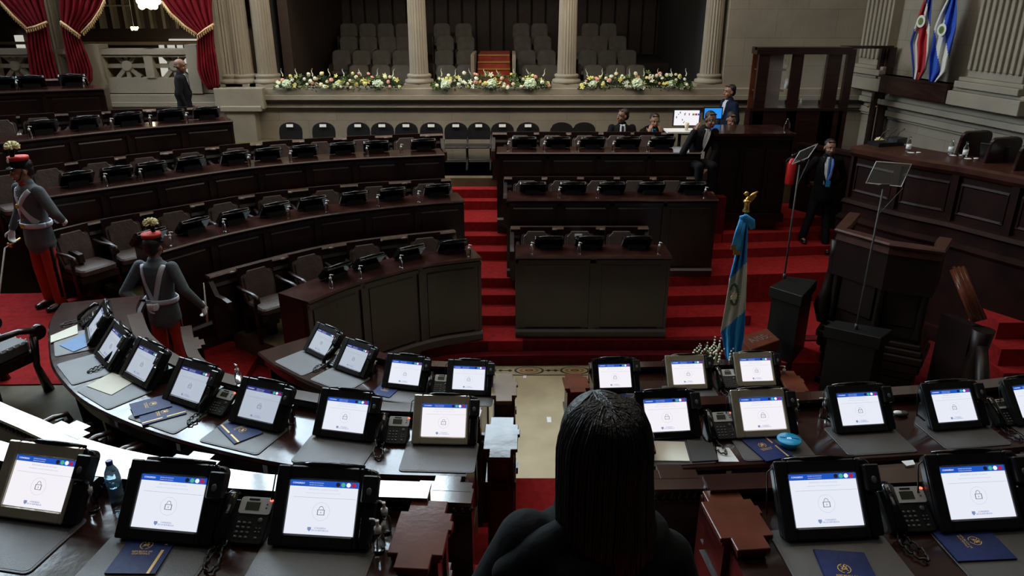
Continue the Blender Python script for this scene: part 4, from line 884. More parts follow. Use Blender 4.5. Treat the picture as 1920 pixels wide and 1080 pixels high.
for k in range(7): m.ball((.03*math.cos(k*2.1), .02*math.sin(k*2.1)+.01*k, .02), (.045, .02, .018), 8, 5, (0, .2*k, k*.9))
m.ob('wrap', 'phone_silver', t)
# drawer tags on the sitter side of the second row
tagm = MB(); tagm.box((0, 0, 0), (.035, .003, .09)); tagm = tagm.mesh('drawer_tag', 'paper_white')
for k, (s, u, v) in enumerate((('L', 136, 742), ('L', 217, 800), ('L', 333, 848), ('L', 497, 886), ('R', 1366, 893), ('L', 924, 915), ('R', 1915, 865))):
    p, rz, _ = CV[(2, s)].shift(.02).snap(1.86, u, v); n_ = V((math.sin(rz), -math.cos(rz), 0))
    o = ob('drawer_tag', tagm, None, (p.x+n_.x*.0, p.y+n_.y*.0, 1.885), (0, 0, rz)); tag(o, f'white paper tag under the second row desk edge, near the {["far left tip", "cream paper", "folder pair", "single folder", "phone beside the woman", "aisle end", "right edge"][k]}', 'tag', 'paper tags under the desk edge')
# far terminals seen from behind, sanitizer bottles on far desks
r = thing('voting_terminal', '', 'screen'); m = MB(); m.rbox(0, 0, .42, .26, .03, -.03, .03); bmesh.ops.transform(m.bm, matrix=M.Translation((0, .1, .11)) @ M.Rotation(math.radians(-42), 4, 'X'), verts=m.bm.verts); m.ob('case', 'plastic_gloss', r, .01)
m = MB(); m.bbox(-.12, .12, .02, .14, 0, .08); m.ob('stand', 'plastic', r); m = MB(); m.tube([(-.17, -.0, .20), (0, -.01, .215), (.17, 0, .20)], [.008, .012, .008], 8); m.ob('microphone_bar', 'plastic_gloss', r); back = Proto(r)
def far_items(c, z, us, ss, key, blk):
    for k, u in enumerate(us):
        p, rz, _ = c.shift(.22).snap(z, u); back.put((p.x, p.y, z), rz, f'dark back of a voting screen, {tn[key]} desk {blk}, {ORD[k]} from the {"right" if blk == "left block" else "left"}', 'voting screens seen from behind')
    for k, u in enumerate(ss):
        p, rz, _ = c.shift(.10).snap(z, u); san.put((p.x, p.y, z), rz, f'white sanitizer pump, {tn[key]} desk {blk}, {ORD[k]} from the {"right" if blk == "left block" else "left"}', 'sanitizer pumps on the far desks')
far_items(A_L, PA+.76, (852, 775, 700, 640), (880, 752, 676, 621), 'A', 'left block'); far_items(A_C, PA+.76, (1030, 1105, 1195), (997, 1086, 1235), 'A', 'centre block')
far_items(B_L, PB+.76, (822, 738, 668, 590, 522, 447, 372, 290), (786, 709, 614, 542, 422, 322), 'B', 'left block'); far_items(B_C, PB+.76, (1000, 1075, 1148, 1222, 1298), (1049, 1121, 1322), 'B', 'centre block')
far_items(C_L, PC+.76, (795, 707, 645, 575, 507, 445, 363, 290, 225, 150), (752, 688, 545, 469, 265, 198), 'C', 'left block'); far_items(C_C, PC+.76, (983, 1048, 1112, 1178, 1242), (953, 1020, 1084, 1150, 1216), 'C', 'centre block')
far_items(D_L, PD+.76, (390, 325, 245, 165, 85), (352, 283, 211, 59), 'D', 'left block'); far_items(E_L, PE+.76, (138, 60, 5), (160, 33), 'E', 'left block')
# ------------------------------------------------------------------ dais, podium, booth, flags
DZ = 2.65
dp = [P(1604, 273, z=DZ), P(1715, 294, z=DZ), P(1806, 308, z=DZ), P(1925, 330, z=DZ), P(2050, 352, z=DZ)]
dc = Crv([(p.x, p.y) for p in dp]); t = thing('presidential_dais', 'long dark red wooden dais desk curving along the right wall', 'desk')
m = MB(); m.sweep(dc, [(-.05, DZ-.16), (-.10, DZ-.10), (-.10, DZ-.03), (-.06, DZ), (.75, DZ), (.75, DZ-.05)]); m.ob('worktop', 'wood_rail', t)
m = MB(); m.sweep(dc, [(0, 1.75), (.08, 1.75), (.08, DZ-.1), (0, DZ-.1)])
n = 4
for k in range(n):
    c_ = dc.cut(dc.L[-1]*(k+.1)/n, dc.L[-1]*(k+.9)/n); m.sweep(c_, [(-.015, DZ-.30), (0, DZ-.32), (0, DZ-.27)]); m.sweep(c_, [(-.015, 1.93), (0, 1.91), (0, 1.96)])
    for e in (0, c_.L[-1]-.03): m.sweep(c_.cut(e, e+.03), [(-.015, 1.94), (0, 1.94), (0, DZ-.3), (-.015, DZ-.3)])
    c_ = dc.cut(max(0, dc.L[-1]*k/n-.05), dc.L[-1]*k/n+.05); m.sweep(c_, [(-.05, 1.75), (0, 1.75), (0, DZ-.15), (-.05, DZ-.15)])
m.ob('front_panel', 'wood_dais', t)
m = MB(); m.sweep(dc, [(-.10, 1.72), (-.14, 1.75), (-.08, 1.80), (0, 1.82), (0, 1.70)]); m.sweep(dc, [(-.20, 1.46), (-.22, 1.50), (-.12, 1.55), (0, 1.56), (0, 1.44)]); m.ob('moulding', 'wood_dais', t)
m = MB(); m.sweep(dc, [(-.08, 0), (.2, 0), (.2, 1.75), (-.08, 1.75)]); m.sweep(dc, [(-.18, 0), (0, 0), (0, 1.46), (-.18, 1.46)]); m.sweep(dc, [(-.26, 0), (0, 0), (0, .25), (-.26, .25)]); m.ob('base', 'wood_dais', t)
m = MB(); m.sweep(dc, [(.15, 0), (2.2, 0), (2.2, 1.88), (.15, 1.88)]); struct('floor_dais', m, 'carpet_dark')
# podium
PZ = 2.17
pa, pb, pc_ = P(1572, 428, z=PZ), P(1670, 455, z=PZ), P(1768, 468, z=PZ)
poly = [pa, pb, pc_, pc_+V((.32, .45, 0)), pc_+V((.3, 1.2, 0)), pa+V((.5, .75, 0))]; cx = sum(poly, V())/6; Q = lambda s_: [(cx.x+(p.x-cx.x)*s_, cx.y+(p.y-cx.y)*s_) for p in poly]
t = thing('podium', 'massive dark carved speaker podium in front of the dais', 'podium', (0, 0, 0))
ring = Crv([V(q_) for q_ in (Q(1)[5], Q(1)[0])], .2).p[:-1]+Crv([V(q_) for q_ in Q(1)[0:2]], .2).p[:-1]+Crv([V(q_) for q_ in Q(1)[1:3]], .2).p[:-1]+Crv([V(q_) for q_ in Q(1)[2:4]], .2).p
rc = Crv.__new__(Crv); rc.p = ring; rc.fix()
m = MB(); m.sweep(rc, [(-.03, PZ-.05), (-.05, PZ-.02), (-.03, PZ), (.10, PZ), (.12, PZ-.03), (.10, PZ-.05)]); m.sweep(rc, [(-.02, PZ-.14), (-.0, PZ-.05), (.08, PZ-.05), (.08, PZ-.14)])
m.ob('top_rail', 'wood_rail', t)
m = MB(); m.sweep(rc, [(.0, PZ-.6), (.06, PZ-.6), (.06, PZ-.1), (.0, PZ-.1)]); m.ob('parapet', 'wood_black', t)
m = MB(); m.prism(Q(.84), .9, PZ-.55)
for p, q in ((0, 1), (1, 2)):
    a, b = V(Q(.85)[p]), V(Q(.85)[q]); d = b-a
    m.sweep(Crv([tuple(a+d*.12), tuple(a+d*.88)]), [(0, 1.1), (-.03, 1.13), (-.03, 1.9), (0, 1.93)])
for k in (0, 1, 2): p = V(Q(.87)[k]); m.lathe([(.05, .95), (.06, 1.0), (.045, 1.1), (.05, 1.8), (.065, 1.95), (.05, 2.02)], (p.x, p.y, 0), 12)
m.ob('upper_body', 'wood_black', t)
m = MB()
for s_, z0, z1 in ((1.0, .86, .93), (1.05, .78, .86), (1.1, .68, .78), (1.06, .55, .68), (.98, .45, .55), (.95, .12, .45), (1.05, 0, .12)): m.prism(Q(s_), z0, z1)
m.ob('lower_body', 'wood_black', t, .015)
m = MB(); p = V(Q(1)[0]); m.tube([(p.x+.06, p.y+.1, 1.98), (p.x+.04, p.y+.08, 1.8), (p.x+.06, p.y+.08, 1.6), (p.x+.04, p.y+.08, 1.35), (p.x-.02, p.y+.06, 1.1), (p.x+.04, p.y+.06, .9)], [.08, .06, .07, .08, .11, .10], 10); m.ob('carved_scroll', 'wood_black', t)
# speaker stairs and handrail
m = MB()
for k, (u, v) in enumerate(((1900, 700), (1895, 655), (1890, 605))):
    z = .25+k*.25; p = P(u, v, z=z); m.bbox(p.x-.12, p.x+.9, p.y, p.y+.9, 0, z)
struct('floor_speaker_stairs', m, 'carpet')
t = thing('handrail', 'sloping polished wooden handrail right of the podium', 'handrail')
a, b = P(1795, 503, z=1.95), P(1836, 602, z=1.45); m = MB()
for o in (-.05, 0, .05): m.tube([a+V((o, 0, .02)), b+V((o, 0, .02))], .022, 8)
d = b-a; m.tube([a, b], [(.10, .03)]*2, 8, True, (1, 0, 0)); m.ob('rail', 'wood_brown', t)
m = MB(); m.prism([(a.x-.06, a.y), (a.x+.06, a.y), (b.x+.08, b.y), (b.x-.06, b.y)], .0, 1.38); m.ob('side_panel', 'wood_black', t)
m = MB(); m.lathe([(.12, 0), (.12, .2), (.08, .3), (.10, .7), (.13, .9), (.09, 1.1), (.12, 1.38)], (b.x+.02, b.y-.08, 0), 14); m.tube([(b.x, b.y-.15, 1.2), (b.x-.05, b.y-.4, .8), (b.x-.1, b.y-.6, .35), (b.x+.0, b.y-.75, .1)], [.06, .08, .1, .08], 10); m.ob('newel_scroll', 'wood_black', t)
# secretaries' desk
a, b = P(1342, 250, y=12.3), P(1486, 250, y=12.3); zt = a.z; t = thing('secretary_desk', 'tall dark panelled desk block below the glass booth', 'desk')
m = MB(); m.bbox(a.x-.04, b.x+.05, 12.26, 13.2, zt-.04, zt); m.bbox(a.x-.02, b.x+.03, 12.28, 13.1, zt-.1, zt-.04); m.ob('worktop', 'wood_top', t)
m = MB(); m.bbox(a.x, b.x, 12.34, 13.1, 1.28, zt-.1)
for k in range(3): x0 = a.x+(b.x-a.x)*(k+.08)/3; x1 = a.x+(b.x-a.x)*(k+.92)/3; m.bbox(x0, x1, 12.31, 12.35, 1.55, zt-.25); m.bbox(x0+.07, x1-.07, 12.29, 12.33, 1.62, zt-.32)
m.bbox(a.x-.03, b.x+.03, 12.28, 12.4, 1.28, 1.42); m.ob('front_panel', 'wood_black', t)
# dark low wall right of it, below the dais end
t = thing('side_partition', 'low dark red wooden partition between the desk block and the dais', 'partition')
m = MB(); c_ = P(1500, 235, y=13.2); e = P(1625, 262, y=12.3); m.sweep(Crv([(c_.x, 13.2), (e.x, 12.0)]), [(0, 0), (.1, 0), (.1, 2.42), (0, 2.42)]); m.sweep(Crv([(c_.x, 13.2), (e.x, 12.0)]), [(-.04, 2.42), (.14, 2.42), (.14, 2.48), (-.04, 2.48)]); m.ob('panel', 'wood_dais', t)
# glass booth
t = thing('glass_booth', 'tall dark wooden booth with glass panes and inner shelves', 'booth')
yb = 13.7; zt2 = P(1500, 92, y=yb).z; zb2 = 1.76
def post(u0, u1, y, z0=zb2, z1=zt2, dy=.09):
    m = MB(); a, b = P(u0, 150, y=y), P(u1, 150, y=y); m.bbox(a.x, b.x, y, y+dy, z0, z1); return m.ob('post', 'wood', t)
for u0, u1, y in ((1419, 1439, yb), (1483, 1502, yb), (1547, 1573, yb), (1583, 1598, yb), (1644, 1653, 14.3), (1659, 1672, 14.2)): post(u0, u1, y)
xa, xb, xc = P(1419, 100, y=yb).x, P(1598, 100, y=yb).x, P(1672, 100, y=14.2).x
m = MB(); m.bbox(xa, xb, yb-.02, yb+.12, zt2-.09, zt2+.03); m.bbox(xa, xb, yb, 14.0, zt2-.02, zt2+.03); m.bbox(xb, xc, 14.15, 14.25, zt2-.02, zt2+.03); m.bbox(xa, xa+.08, yb, 14.0, zt2-.09, zt2); m.bbox(xb-.08, xb, yb, 14.0, zt2-.09, zt2); m.ob('top_frame', 'wood', t)
zl = P(1500, 208, y=yb).z; m = MB(); m.bbox(xa, xb, yb, yb+.06, zb2, zl); m.bbox(xa, xb, yb-.02, yb+.08, zl, zl+.05); m.bbox(xa, xa+.05, yb, 14.0, zb2, zl); m.ob('lower_panel', 'wood', t)
x1 = P(1484, 100, y=yb).x
m = MB(); m.bbox(xa+.1, x1, 13.85, 14.05, P(1460, 128, y=14).z-.03, P(1460, 128, y=14).z); m.bbox(xa+.1, x1, 13.85, 14.05, P(1460, 167, y=14).z-.03, P(1460, 167, y=14).z); m.bbox(xa+.05, x1, 14.05, 14.08, zl, zt2-.1); m.ob('shelf', 'wood_brown', t)
for u0, u1 in ((1439, 1483), (1502, 1547)):
    a, b = P(u0, 100, y=yb+.05), P(u1, 100, y=yb+.05); m = MB(); m.bbox(a.x, b.x, yb+.04, yb+.045, zl+.05, zt2-.1); m.ob('glass_pane', 'glass', t)
a, b = P(1598, 199, y=14.2), P(1653, 199, y=14.25); m = MB(); m.ball((P(1628, 199, y=14.1).x, 14.1, P(1628, 199, y=14.1).z), .028); m.ball((P(1643, 201, y=14.2).x, 14.2, P(1643, 200, y=14.2).z), .02); m.ob('door_knob', 'gold', t)
def lil(name, u, v, y, prof, mm, label, cat, n=12, z=None):
    p = P(u, v, y=y) if z is None else P(u, v, z=z); m = MB(); m.lathe(prof, n=n); o = m.ob(name, mm); o.location = p; return tag(o, label, cat)
bp = [(.03, 0), (.033, .02), (.033, .14), (.014, .19), (.013, .215), (.017, .217), (.017, .235)]
lil('glass_jar', 1474, 128, 13.95, [(.03, 0), (.04, .02), (.04, .12), (.03, .15)], 'clear', 'glass jar on the upper shelf of the booth', 'jar')
lil('paper_box', 1475, 166, 13.95, [(.05, 0), (.05, .2)], 'paper_white', 'pale box standing on the lower booth shelf', 'box', 4)
lil('sanitizer_bottle', 1500, 200, 13.9, [(.025, 0), (.025, .10), (.01, .12), (.01, .15)], 'white_plastic', 'white pump bottle inside the booth behind the middle pane', 'bottle')
lil('water_bottle', 1474, 250, 12.7, [(.05, 0), (.055, .02), (.055, .17), (.02, .22), (.02, .25)], 'clear', 'large clear jug on the desk block below the booth', 'jug')
lil('cloth_napkin', 1466, 249, 12.6, [(.12, 0), (.10, .02), (.03, .03)], 'paper_white', 'white napkin beside the large clear jug', 'napkin', 7)
# dais bottles, laptop, microphones
for k, (u, v) in enumerate(((1702, 285), (1781, 290), (1808, 296), (1915, 312))):
    p = P(u, v, z=DZ); b_ = thing('water_bottle', f'clear water bottle on the dais, {["leftmost, beside dark papers", "second, in front of the first tagged chair", "third, right beside another bottle", "last, at the right picture edge"][k]}', 'bottle', p, 0, 'water bottles on the dais')
    m = MB(); m.lathe([(r_*1.1, z_*1.0) for r_, z_ in bp], n=12); m.ob('bottle_body', 'clear', b_); m = MB(); m.lathe([(.0375, .05), (.0375, .12)], n=12); m.ob('label_band', 'paper_white', b_)
    m = MB(); m.lathe([(.05, 0), (.055, .004), (.04, .006)], n=12); m.ball((.09, -.05, .012), (.04, .03, .012), 8, 5); o = m.ob('paper_coaster', 'paper_white'); o.location = p+V((.02, -.06, .0)); tag(o, f'white napkin and saucer at the foot of dais bottle {["with the dark papers", "before the first tagged chair", "nearest the laptop", "at the right edge"][k]}', 'napkin')
p = P(1870, 300, z=DZ); t = thing('laptop', 'open black laptop on the dais seen from behind', 'laptop', p, -.95)
m = MB(); m.box((0, 0, .01), (.36, .26, .018)); m.ob('base', 'plastic', t); m = MB(); m.box((0, -.15, .13), (.40, .012, .25), (.35, 0, 0)); m.ob('display_lid', 'plastic', t, .004)
p = P(1660, 272, z=DZ); t = thing('microphone_base', 'pile of dark papers and microphones at the left end of the dais', 'microphone', p, .3); m = MB(); m.box((0, 0, .03), (.5, .25, .06)); m.box((.25, .05, .05), (.3, .2, .10), (0, 0, .3)); m.ob('papers', 'plastic', t)
for k in range(3): m = MB(); m.tube([(-.15+k*.16, 0, .05), (-.13+k*.16, -.04, .2), (-.1+k*.16, -.1, .26)], .007, 6); m.ball((-.1+k*.16, -.1, .26), .016, 6, 4); m.ob('microphone', 'plastic_grey', t)
# tall chairs behind the dais
r = thing('high_back_chair', '', 'chair'); m = MB(); m.rbox(0, 0, .52, .70, .10, -.03, .03); m2 = MB(); m2.rbox(0, -.02, .40, .58, .06, .03, .045)
Tm = M.Translation((0, .26, .80)) @ M.Rotation(math.radians(80), 4, 'X')
for q, nm, mm in ((m, 'back_frame', 'wood'), (m2, 'back_cushion', 'leather')): bmesh.ops.transform(q.bm, matrix=Tm, verts=q.bm.verts); q.ob(nm, mm, r, .01)
m = MB(); m.rbox(0, 0, .5, .5, .06, .38, .48); m.ob('seat', 'leather', r, .01)
for sx in (-1, 1):
    for sy in (-1, 1): m = MB(); m.tube([(sx*.22, sy*.2, .38), (sx*.23, sy*.22, 0)], [.03, .022], 6); m.ob('leg', 'wood', r)
hb = Proto(r)
for k, (u, v) in enumerate(((1800, 262), (1853, 270), (1908, 280))):
    p = PW(u, v, .75); p = V((p.x, p.y, 1.88)); zt_ = 1.88+1.15
    q = p
    hb.put(q, RW+PI/2+PI, f'high back leather chair with white card behind the dais, {ORD[k]} from the left', 'high back chairs behind the dais')
    o = ob('seat_sign', card, None, (q.x, q.y, 1.88), (0, 0, RW+PI/2+PI)); dd = V((math.cos(RW-PI/2+PI/1)*0, 0, 0)); n_ = V((-.982, -.19, 0)); o.location = V((q.x, q.y, 1.88+1.07))-n_*.275; tag(o, f'white card on the high back dais chair, {ORD[k]} from the left', 'sign', 'cards on the dais chairs')
# bench under the small flags
m = MB(); a, b = PW(1668, 186, .1), PW(1795, 196, .1); a.z = b.z = 0; wallbox(m, a, b, LZ+.15, LZ+.46, .27, .05); wallbox(m, a.lerp(b, -.02), b.lerp(a, -.02), LZ+.42, LZ+.46, .29, .04); o = m.ob('flag_stand', 'wood'); tag(o, 'long dark wooden stand on the ledge below the two small flags', 'stand')
# flags
def flag_cloth(rows, place, matf, mats, n=26, fold=3.2, amp=.05, step=34):
    m = MB(); rings = []; R_ = interp(rows, step)
    for v, a, b in R_:
        ring = []
        for k in range(n+1):
            s_ = k/n; u = a+(b-a)*s_; p = place(u, v, amp*math.sin(s_*2*PI*fold+v*.02)); ring.append((m.v(p), u, v, s_))
        rings.append(ring)
    for i in range(len(rings)-1):
        for k in range(n):
            q = [rings[i][k], rings[i][k+1], rings[i+1][k+1], rings[i+1][k]]; m.mi = matf(sum(x[1] for x in q)/4, sum(x[2] for x in q)/4, (q[0][3]+q[1][3])/2); m.f([x[0] for x in q], True)
    return m
FY = 8.2
t = thing('national_flag', 'large blue and white flag on a pole with golden bird finial', 'flag')
pl = lambda u, v, o: P(u, v, y=FY-.06+o)
m = flag_cloth([(404, 1393, 1401), (425, 1387, 1402), (450, 1384, 1401), (490, 1376, 1400), (522, 1368, 1400), (560, 1362, 1399), (600, 1355, 1397), (622, 1351, 1396), (632, 1354, 1395), (650, 1357, 1392), (668, 1360, 1389), (686, 1368, 1385)], pl, lambda u, v, f: 0 if v < 523-(u-1368)*1.0 or v > 622-(u-1352)*.88 else 1, ['flag_blue', 'flag_white'], 34, 2.6, .045, 90)
o = m.ob('cloth', ['flag_blue', 'flag_white'], t); md = o.modifiers.new('s', 'SOLIDIFY'); md.thickness = .004
m = MB()
for k in range(46):
    a = math.radians(-60+k*300/46)+.1; u = 1376+7.5*math.sin(a); v = 552-19*math.cos(a+PI); p = P(u, v, y=FY-.135); m.ball(p, (.022, .006, .010), 6, 4, (0, k*1.3, 0))
m.ob('wreath_emblem', 'green', t); m = MB(); p = P(1377, 555, y=FY-.135); m.box(p, (.06, .006, .075), (0, .5, 0)); m.box(p, (.13, .005, .008), (0, .9, 0)); m.box(p, (.13, .005, .008), (0, -.9, 0)); m.ob('scroll_emblem', 'bloom_cream', t)
m = MB(); q0, q1 = P(1398, 400, y=FY), P(1372, 690, y=FY); q1.z = .06; m.tube([q0, q1], .014, 8); m.ob('pole', 'wood_brown', t); m = MB(); m.lathe([(.2, 0), (.2, .03), (.05, .07), (.03, .12)], (q1.x, q1.y, 0), 20); m.ob('base', 'gold', t)
m = MB(); p = P(1399, 398, y=FY); s_ = 1
m.lathe([(.02, 0), (.045, .01), (.03, .05), (.035, .11), (.05, .13), (.03, .15)], p, 10); q = P(1403, 375, y=FY); m.ball(q, (.035, .03, .05), 10, 7, (0, .5, 0)); m.ball(q+V((-.028, 0, .075)), .026, 8, 6)
m.tube([q+V((0, 0, .0)), q+V((.06, 0, .07)), q+V((.095, 0, .10))], [.035, .022, .008], 8); m.tube([q+V((.0, 0, -.03)), q+V((.05, 0, .02)), q+V((.085, 0, .055))], [.025, .018, .006], 8); m.tube([q+V((-.04, 0, .08)), q+V((-.062, 0, .07))], [.01, .003], 6); m.tube([q-V((0, 0, .02)), p+V((0, 0, .12))], .018, 6); m.ob('golden_bird_finial', 'gold', t)
m = MB(); p = P(1397, 408, y=FY-.09)
m.tube([p+V((-.06, 0, -.01)), p, p+V((.07, -.01, -.05)), p+V((.10, -.01, -.13))], [(.03, .01), (.045, .02), (.05, .015), (.03, .01)], 8)
m.mi = 0
for a_, b_ in (((1391, 412), (1377, 462)), ((1396, 415), (1383, 470))): m.tube([P(*a_, y=FY-.1), P((a_[0]+b_[0])/2-1, (a_[1]+b_[1])/2, y=FY-.13), P(*b_, y=FY-.11)], [(.03, .006), (.034, .006), (.036, .006)], 6, True, (1, 0, 0))
m.mi = 1
for b_ in ((1377, 459), (1382, 469)): q = P(*b_, y=FY-.11); m.box(q-V((0, 0, .03)), (.075, .014, .055))
m.ob('ribbon', ['flag_blue', 'gold'], t)
def small_flag(rows, matf, mats, em, lb, uT):
    t = thing('wall_flag', lb, 'flag', (0, 0, 0)); pl = lambda u, v, o: PW(u, v, .34+o)
    m = flag_cloth(rows, pl, matf, mats, 24, 2.2, .05, 40); o = m.ob('cloth', mats, t); md = o.modifiers.new('s', 'SOLIDIFY'); md.thickness = .006
    m = MB(); a = PW(uT, -40, .28); b = PW(rows[-1][1]+8, rows[-1][0]+14, .22); b.z = LZ+.2; m.tube([a, b], .015, 6); m.ob('pole', 'wood_brown', t)
    m = MB(); c = PW(em[0], em[1], .43); n_ = V((-.982, -.19, 0)); m.lathe([(em[2], 0), (em[2], .006)], c, 16, axis=n_); m.mi = 1; m.lathe([(em[2]*.6, 0), (em[2]*.6, .01)], c, 12, axis=n_); m.ob('emblem', ['flag_white', 'leaf'], t)
    lastv, a_, b_ = rows[-1]; m = MB()
    pts = [PW(a_-1, lastv+3, .34), PW((a_+b_)/2, lastv-1, .35), PW(b_, rows[-2][0]+6, .34)]; m.tube(pts, .014, 6); m.ob('gold_fringe', 'fringe', t)
small_flag([(-30, 1742, 1758), (0, 1733, 1748), (25, 1724, 1746), (50, 1716, 1744), (80, 1706, 1743), (100, 1708, 1742), (130, 1711, 1736), (152, 1711, 1723)], lambda u, v, f: (lambda g: 0 if g < .12 else 1 if g < .36 else 2 if g < .86 else 1 if g < 1.15 else 0)(f+max(0, 62-v)*.012), ['flag_navy', 'flag_white', 'flag_red'], (1727, 40, .10), 'small flag with blue, white and red bands on the right wall', 1748)
small_flag([(-30, 1782, 1796), (0, 1776, 1794), (25, 1763, 1794), (50, 1753, 1793), (80, 1747, 1786), (110, 1743, 1779), (135, 1742, 1775), (158, 1741, 1752)], lambda u, v, f: 0 if f < .0+max(0, (v-55))*.008 else 1 if f < .45+max(0, v-55)*.01-max(0, 50-v)*.004 else 0, ['flag_royal', 'flag_white'], (1766, 56, .10), 'small blue and white flag on the right wall nearer the corner of the frame', 1794)
# teleprompters and their black stands
def tele(base, bz, glass, lb, yw):
    t = thing('teleprompter', lb, 'teleprompter'); b0 = base; top = sum((g for g in glass), V())/4; lowm = (glass[0]+glass[3])/2
    m = MB(); m.tube([b0, V((lowm.x, lowm.y, lowm.z-.05))], [.014, .010], 8); m.lathe([(.02, 0), (.02, .07)], b0, 10); m.ob('pole', 'plastic_grey', t)
    n_ = (glass[1]-glass[0]).cross(glass[3]-glass[0]).normalized()*.004; m = MB(); vs = [m.v(g-n_) for g in glass]+[m.v(g+n_) for g in glass]
    for q in ((0, 1, 2, 3), (4, 5, 6, 7), (0, 1, 5, 4), (1, 2, 6, 5), (2, 3, 7, 6), (3, 0, 4, 7)): m.f([vs[i] for i in q])
    m.ob('glass_panel', 'glass', t); m = MB(); m.tube([glass[0], glass[1], glass[2], glass[3], glass[0]], .006, 6); m.ob('panel_edge', 'phone_silver', t)
    m = MB(); m.tube([V((lowm.x, lowm.y, lowm.z-.35)), glass[3]+V((.02, 0, -.02))], .005, 6); m.box(lowm, (.12, .03, .02)); m.ob('bracket', 'plastic_grey', t)
def pbox(name, top, z, zb, label, mm, cat, lip=True):
    q = [P(u, v, z=z) for u, v in top]; c = sum(q, V())/4; t = thing(name, label, cat, (c.x, c.y, zb)); pp = [(p.x-c.x, p.y-c.y) for p in q]
    m = MB(); m.prism([(x*.86, y*.86) for x, y in pp], 0, z-zb-.12); m.ob('body', mm, t)
    m = MB(); m.prism(pp, z-zb-.15, z-zb); m.ob('hood', mm, t, .008); return t
pbox('teleprompter_cabinet', [(1443, 537), (1478, 518), (1533, 525), (1505, 556)], 1.3, .0, 'tall black box stand left of the podium', 'black_box', 'cabinet')
pbox('teleprompter_cabinet', [(1546, 611), (1566, 600), (1675, 618), (1652, 634)], 1.15, .0, 'tall black box stand in front of the podium', 'black_box', 'cabinet')
y1 = P(1470, 520, z=1.3).y
tele(P(1470, 522, z=1.3), 1.3, [P(1485, 308, y=y1), P(1500, 284, y=y1-.05), P(1533, 270, y=y1+.3), P(1515, 296, y=y1+.35)], 'slim teleprompter glass seen edge on, left of the podium', y1)
y2 = P(1605, 617, z=1.15).y
tele(P(1605, 617, z=1.15), 1.15, [P(1624, 343, y=y2), P(1643, 303, y=y2-.06), P(1709, 308, y=y2+.05), P(1690, 350, y=y2+.1)], 'rectangular teleprompter glass on a thin pole before the podium', y2)
# small brown box with raised letters
t = pbox('wooden_box', [(1385, 632), (1438, 615), (1463, 637), (1408, 656)], .75, 0, 'brown wooden box with worn silver letters at the foot of the flag', 'wood_brown', 'box')
a, b = P(1400, 644, z=.752), P(1450, 628, z=.752); o = ob('silver_lettering', text_mesh('A/05:', .17, 'button'), t, (0, 0, .752), (0, 0, math.atan2((b-a).y, (b-a).x)))
# desk flowers
p = P(1338, 690, z=1.39); t = thing('flower_bouquet', 'small bouquet of white and yellow flowers beside the flag', 'flowers', (p.x, p.y+.25, 1.0)); m = MB(); rnd = random.Random(3)
for k in range(120):
    a = rnd.uniform(0, 6.28); r_ = rnd.uniform(0, .16); c = V((r_*math.cos(a), r_*math.sin(a), rnd.uniform(.1, .45))); d = V((rnd.uniform(-.05, .05), rnd.uniform(-.04, .04), .05)); s_ = V((.012, .005, 0)); m.f([m.v(c), m.v(c+d*.5+s_), m.v(c+d), m.v(c+d*.5-s_)])
o = m.ob('foliage', 'green', t); o['kind'] = 'stuff'; m = MB(); m.lathe([(.07, 0), (.10, .12), (.11, .2)], n=14); m.ob('pot', 'wood', t)
for k in range(9): a = k*2.3; r_ = .05+.015*k; ob('snapdragon', bloom(3, 'bloom_white'), t, (r_*math.cos(a)*1.2, r_*math.sin(a), .34+.02*(k % 4)), (.3*math.sin(a), .3*math.cos(a), a)).scale = (1.5,)*3
for k in range(4): ob('lily', bloom(2, 'bloom_yellow'), t, (-.02+.05*k, -.06, .28+.03*(k % 2)), (1.2, 0, k)).scale = (1.5,)*3
# fire extinguisher behind the thin teleprompter
p = P(1487, 320, y=12.0); t = thing('fire_extinguisher', 'red fire extinguisher behind the slim teleprompter', 'extinguisher', (p.x, 12.1, p.z-.25)); m = MB(); m.lathe([(.07, 0), (.075, .02), (.075, .35), (.04, .42), (.02, .44)], n=16); m.ob('cylinder_body', 'red_paint', t); m = MB(); m.lathe([(.02, .44), (.025, .5)], n=8); m.tube([(0, 0, .48), (.08, 0, .53)], .01, 6); m.tube([(0, 0, .47), (-.09, 0, .4), (-.1, 0, .2)], .01, 6); m.ob('valve', 'plastic', t)
# screens near the secretaries
def monitor(u0, u1, v0, v1, y, mm, lb, extra=None):
    a, b = P(u0, v1, y=y), P(u1, v0, y=y); cx_ = (a.x+b.x)/2; t = thing('computer_monitor', lb, 'monitor', (cx_, y, a.z-.12)); w = b.x-a.x; h = b.z-a.z
    m = MB(); m.bbox(-w/2-.02, w/2+.02, .004, .05, .10, .14+h); m.ob('casing', 'plastic', t); m = MB(); m.bbox(-w/2, w/2, 0, .004, .12, .12+h); sc = m.ob('screen', mm, t)
    m = MB(); m.bbox(-.03, .03, .02, .05, -.03, .12); m.bbox(-.12, .12, -.06, .1, -.05, -.03); m.ob('stand', 'plastic', t); return t, sc, w, h
t, sc, w, h = monitor(1263, 1312, 207, 235, 13.75, 'screen_warm', 'large white glowing monitor beside the wall')
for dx, mm in ((.12, 'bloom_yellow'), (.17, 'icon_red'), (.22, 'header')): m = MB(); m.bbox(dx-.02, dx+.02, -.003, 0, .12+h-.09, .12+h-.055); m.ob('coloured_block', mm, sc)
rnd = random.Random(5)
for k in range(9): m = MB(); x, z = rnd.uniform(-.2, .05), rnd.uniform(.16, .35); m.bbox(x, x+.015, -.003, 0, z, z+rnd.uniform(.01, .04)); m.ob('drawing_mark', 'button', sc)
t, sc, w, h = monitor(1320, 1354, 203, 222, 13.9, 'sign_cyan', 'blue glowing monitor behind the leaning man')
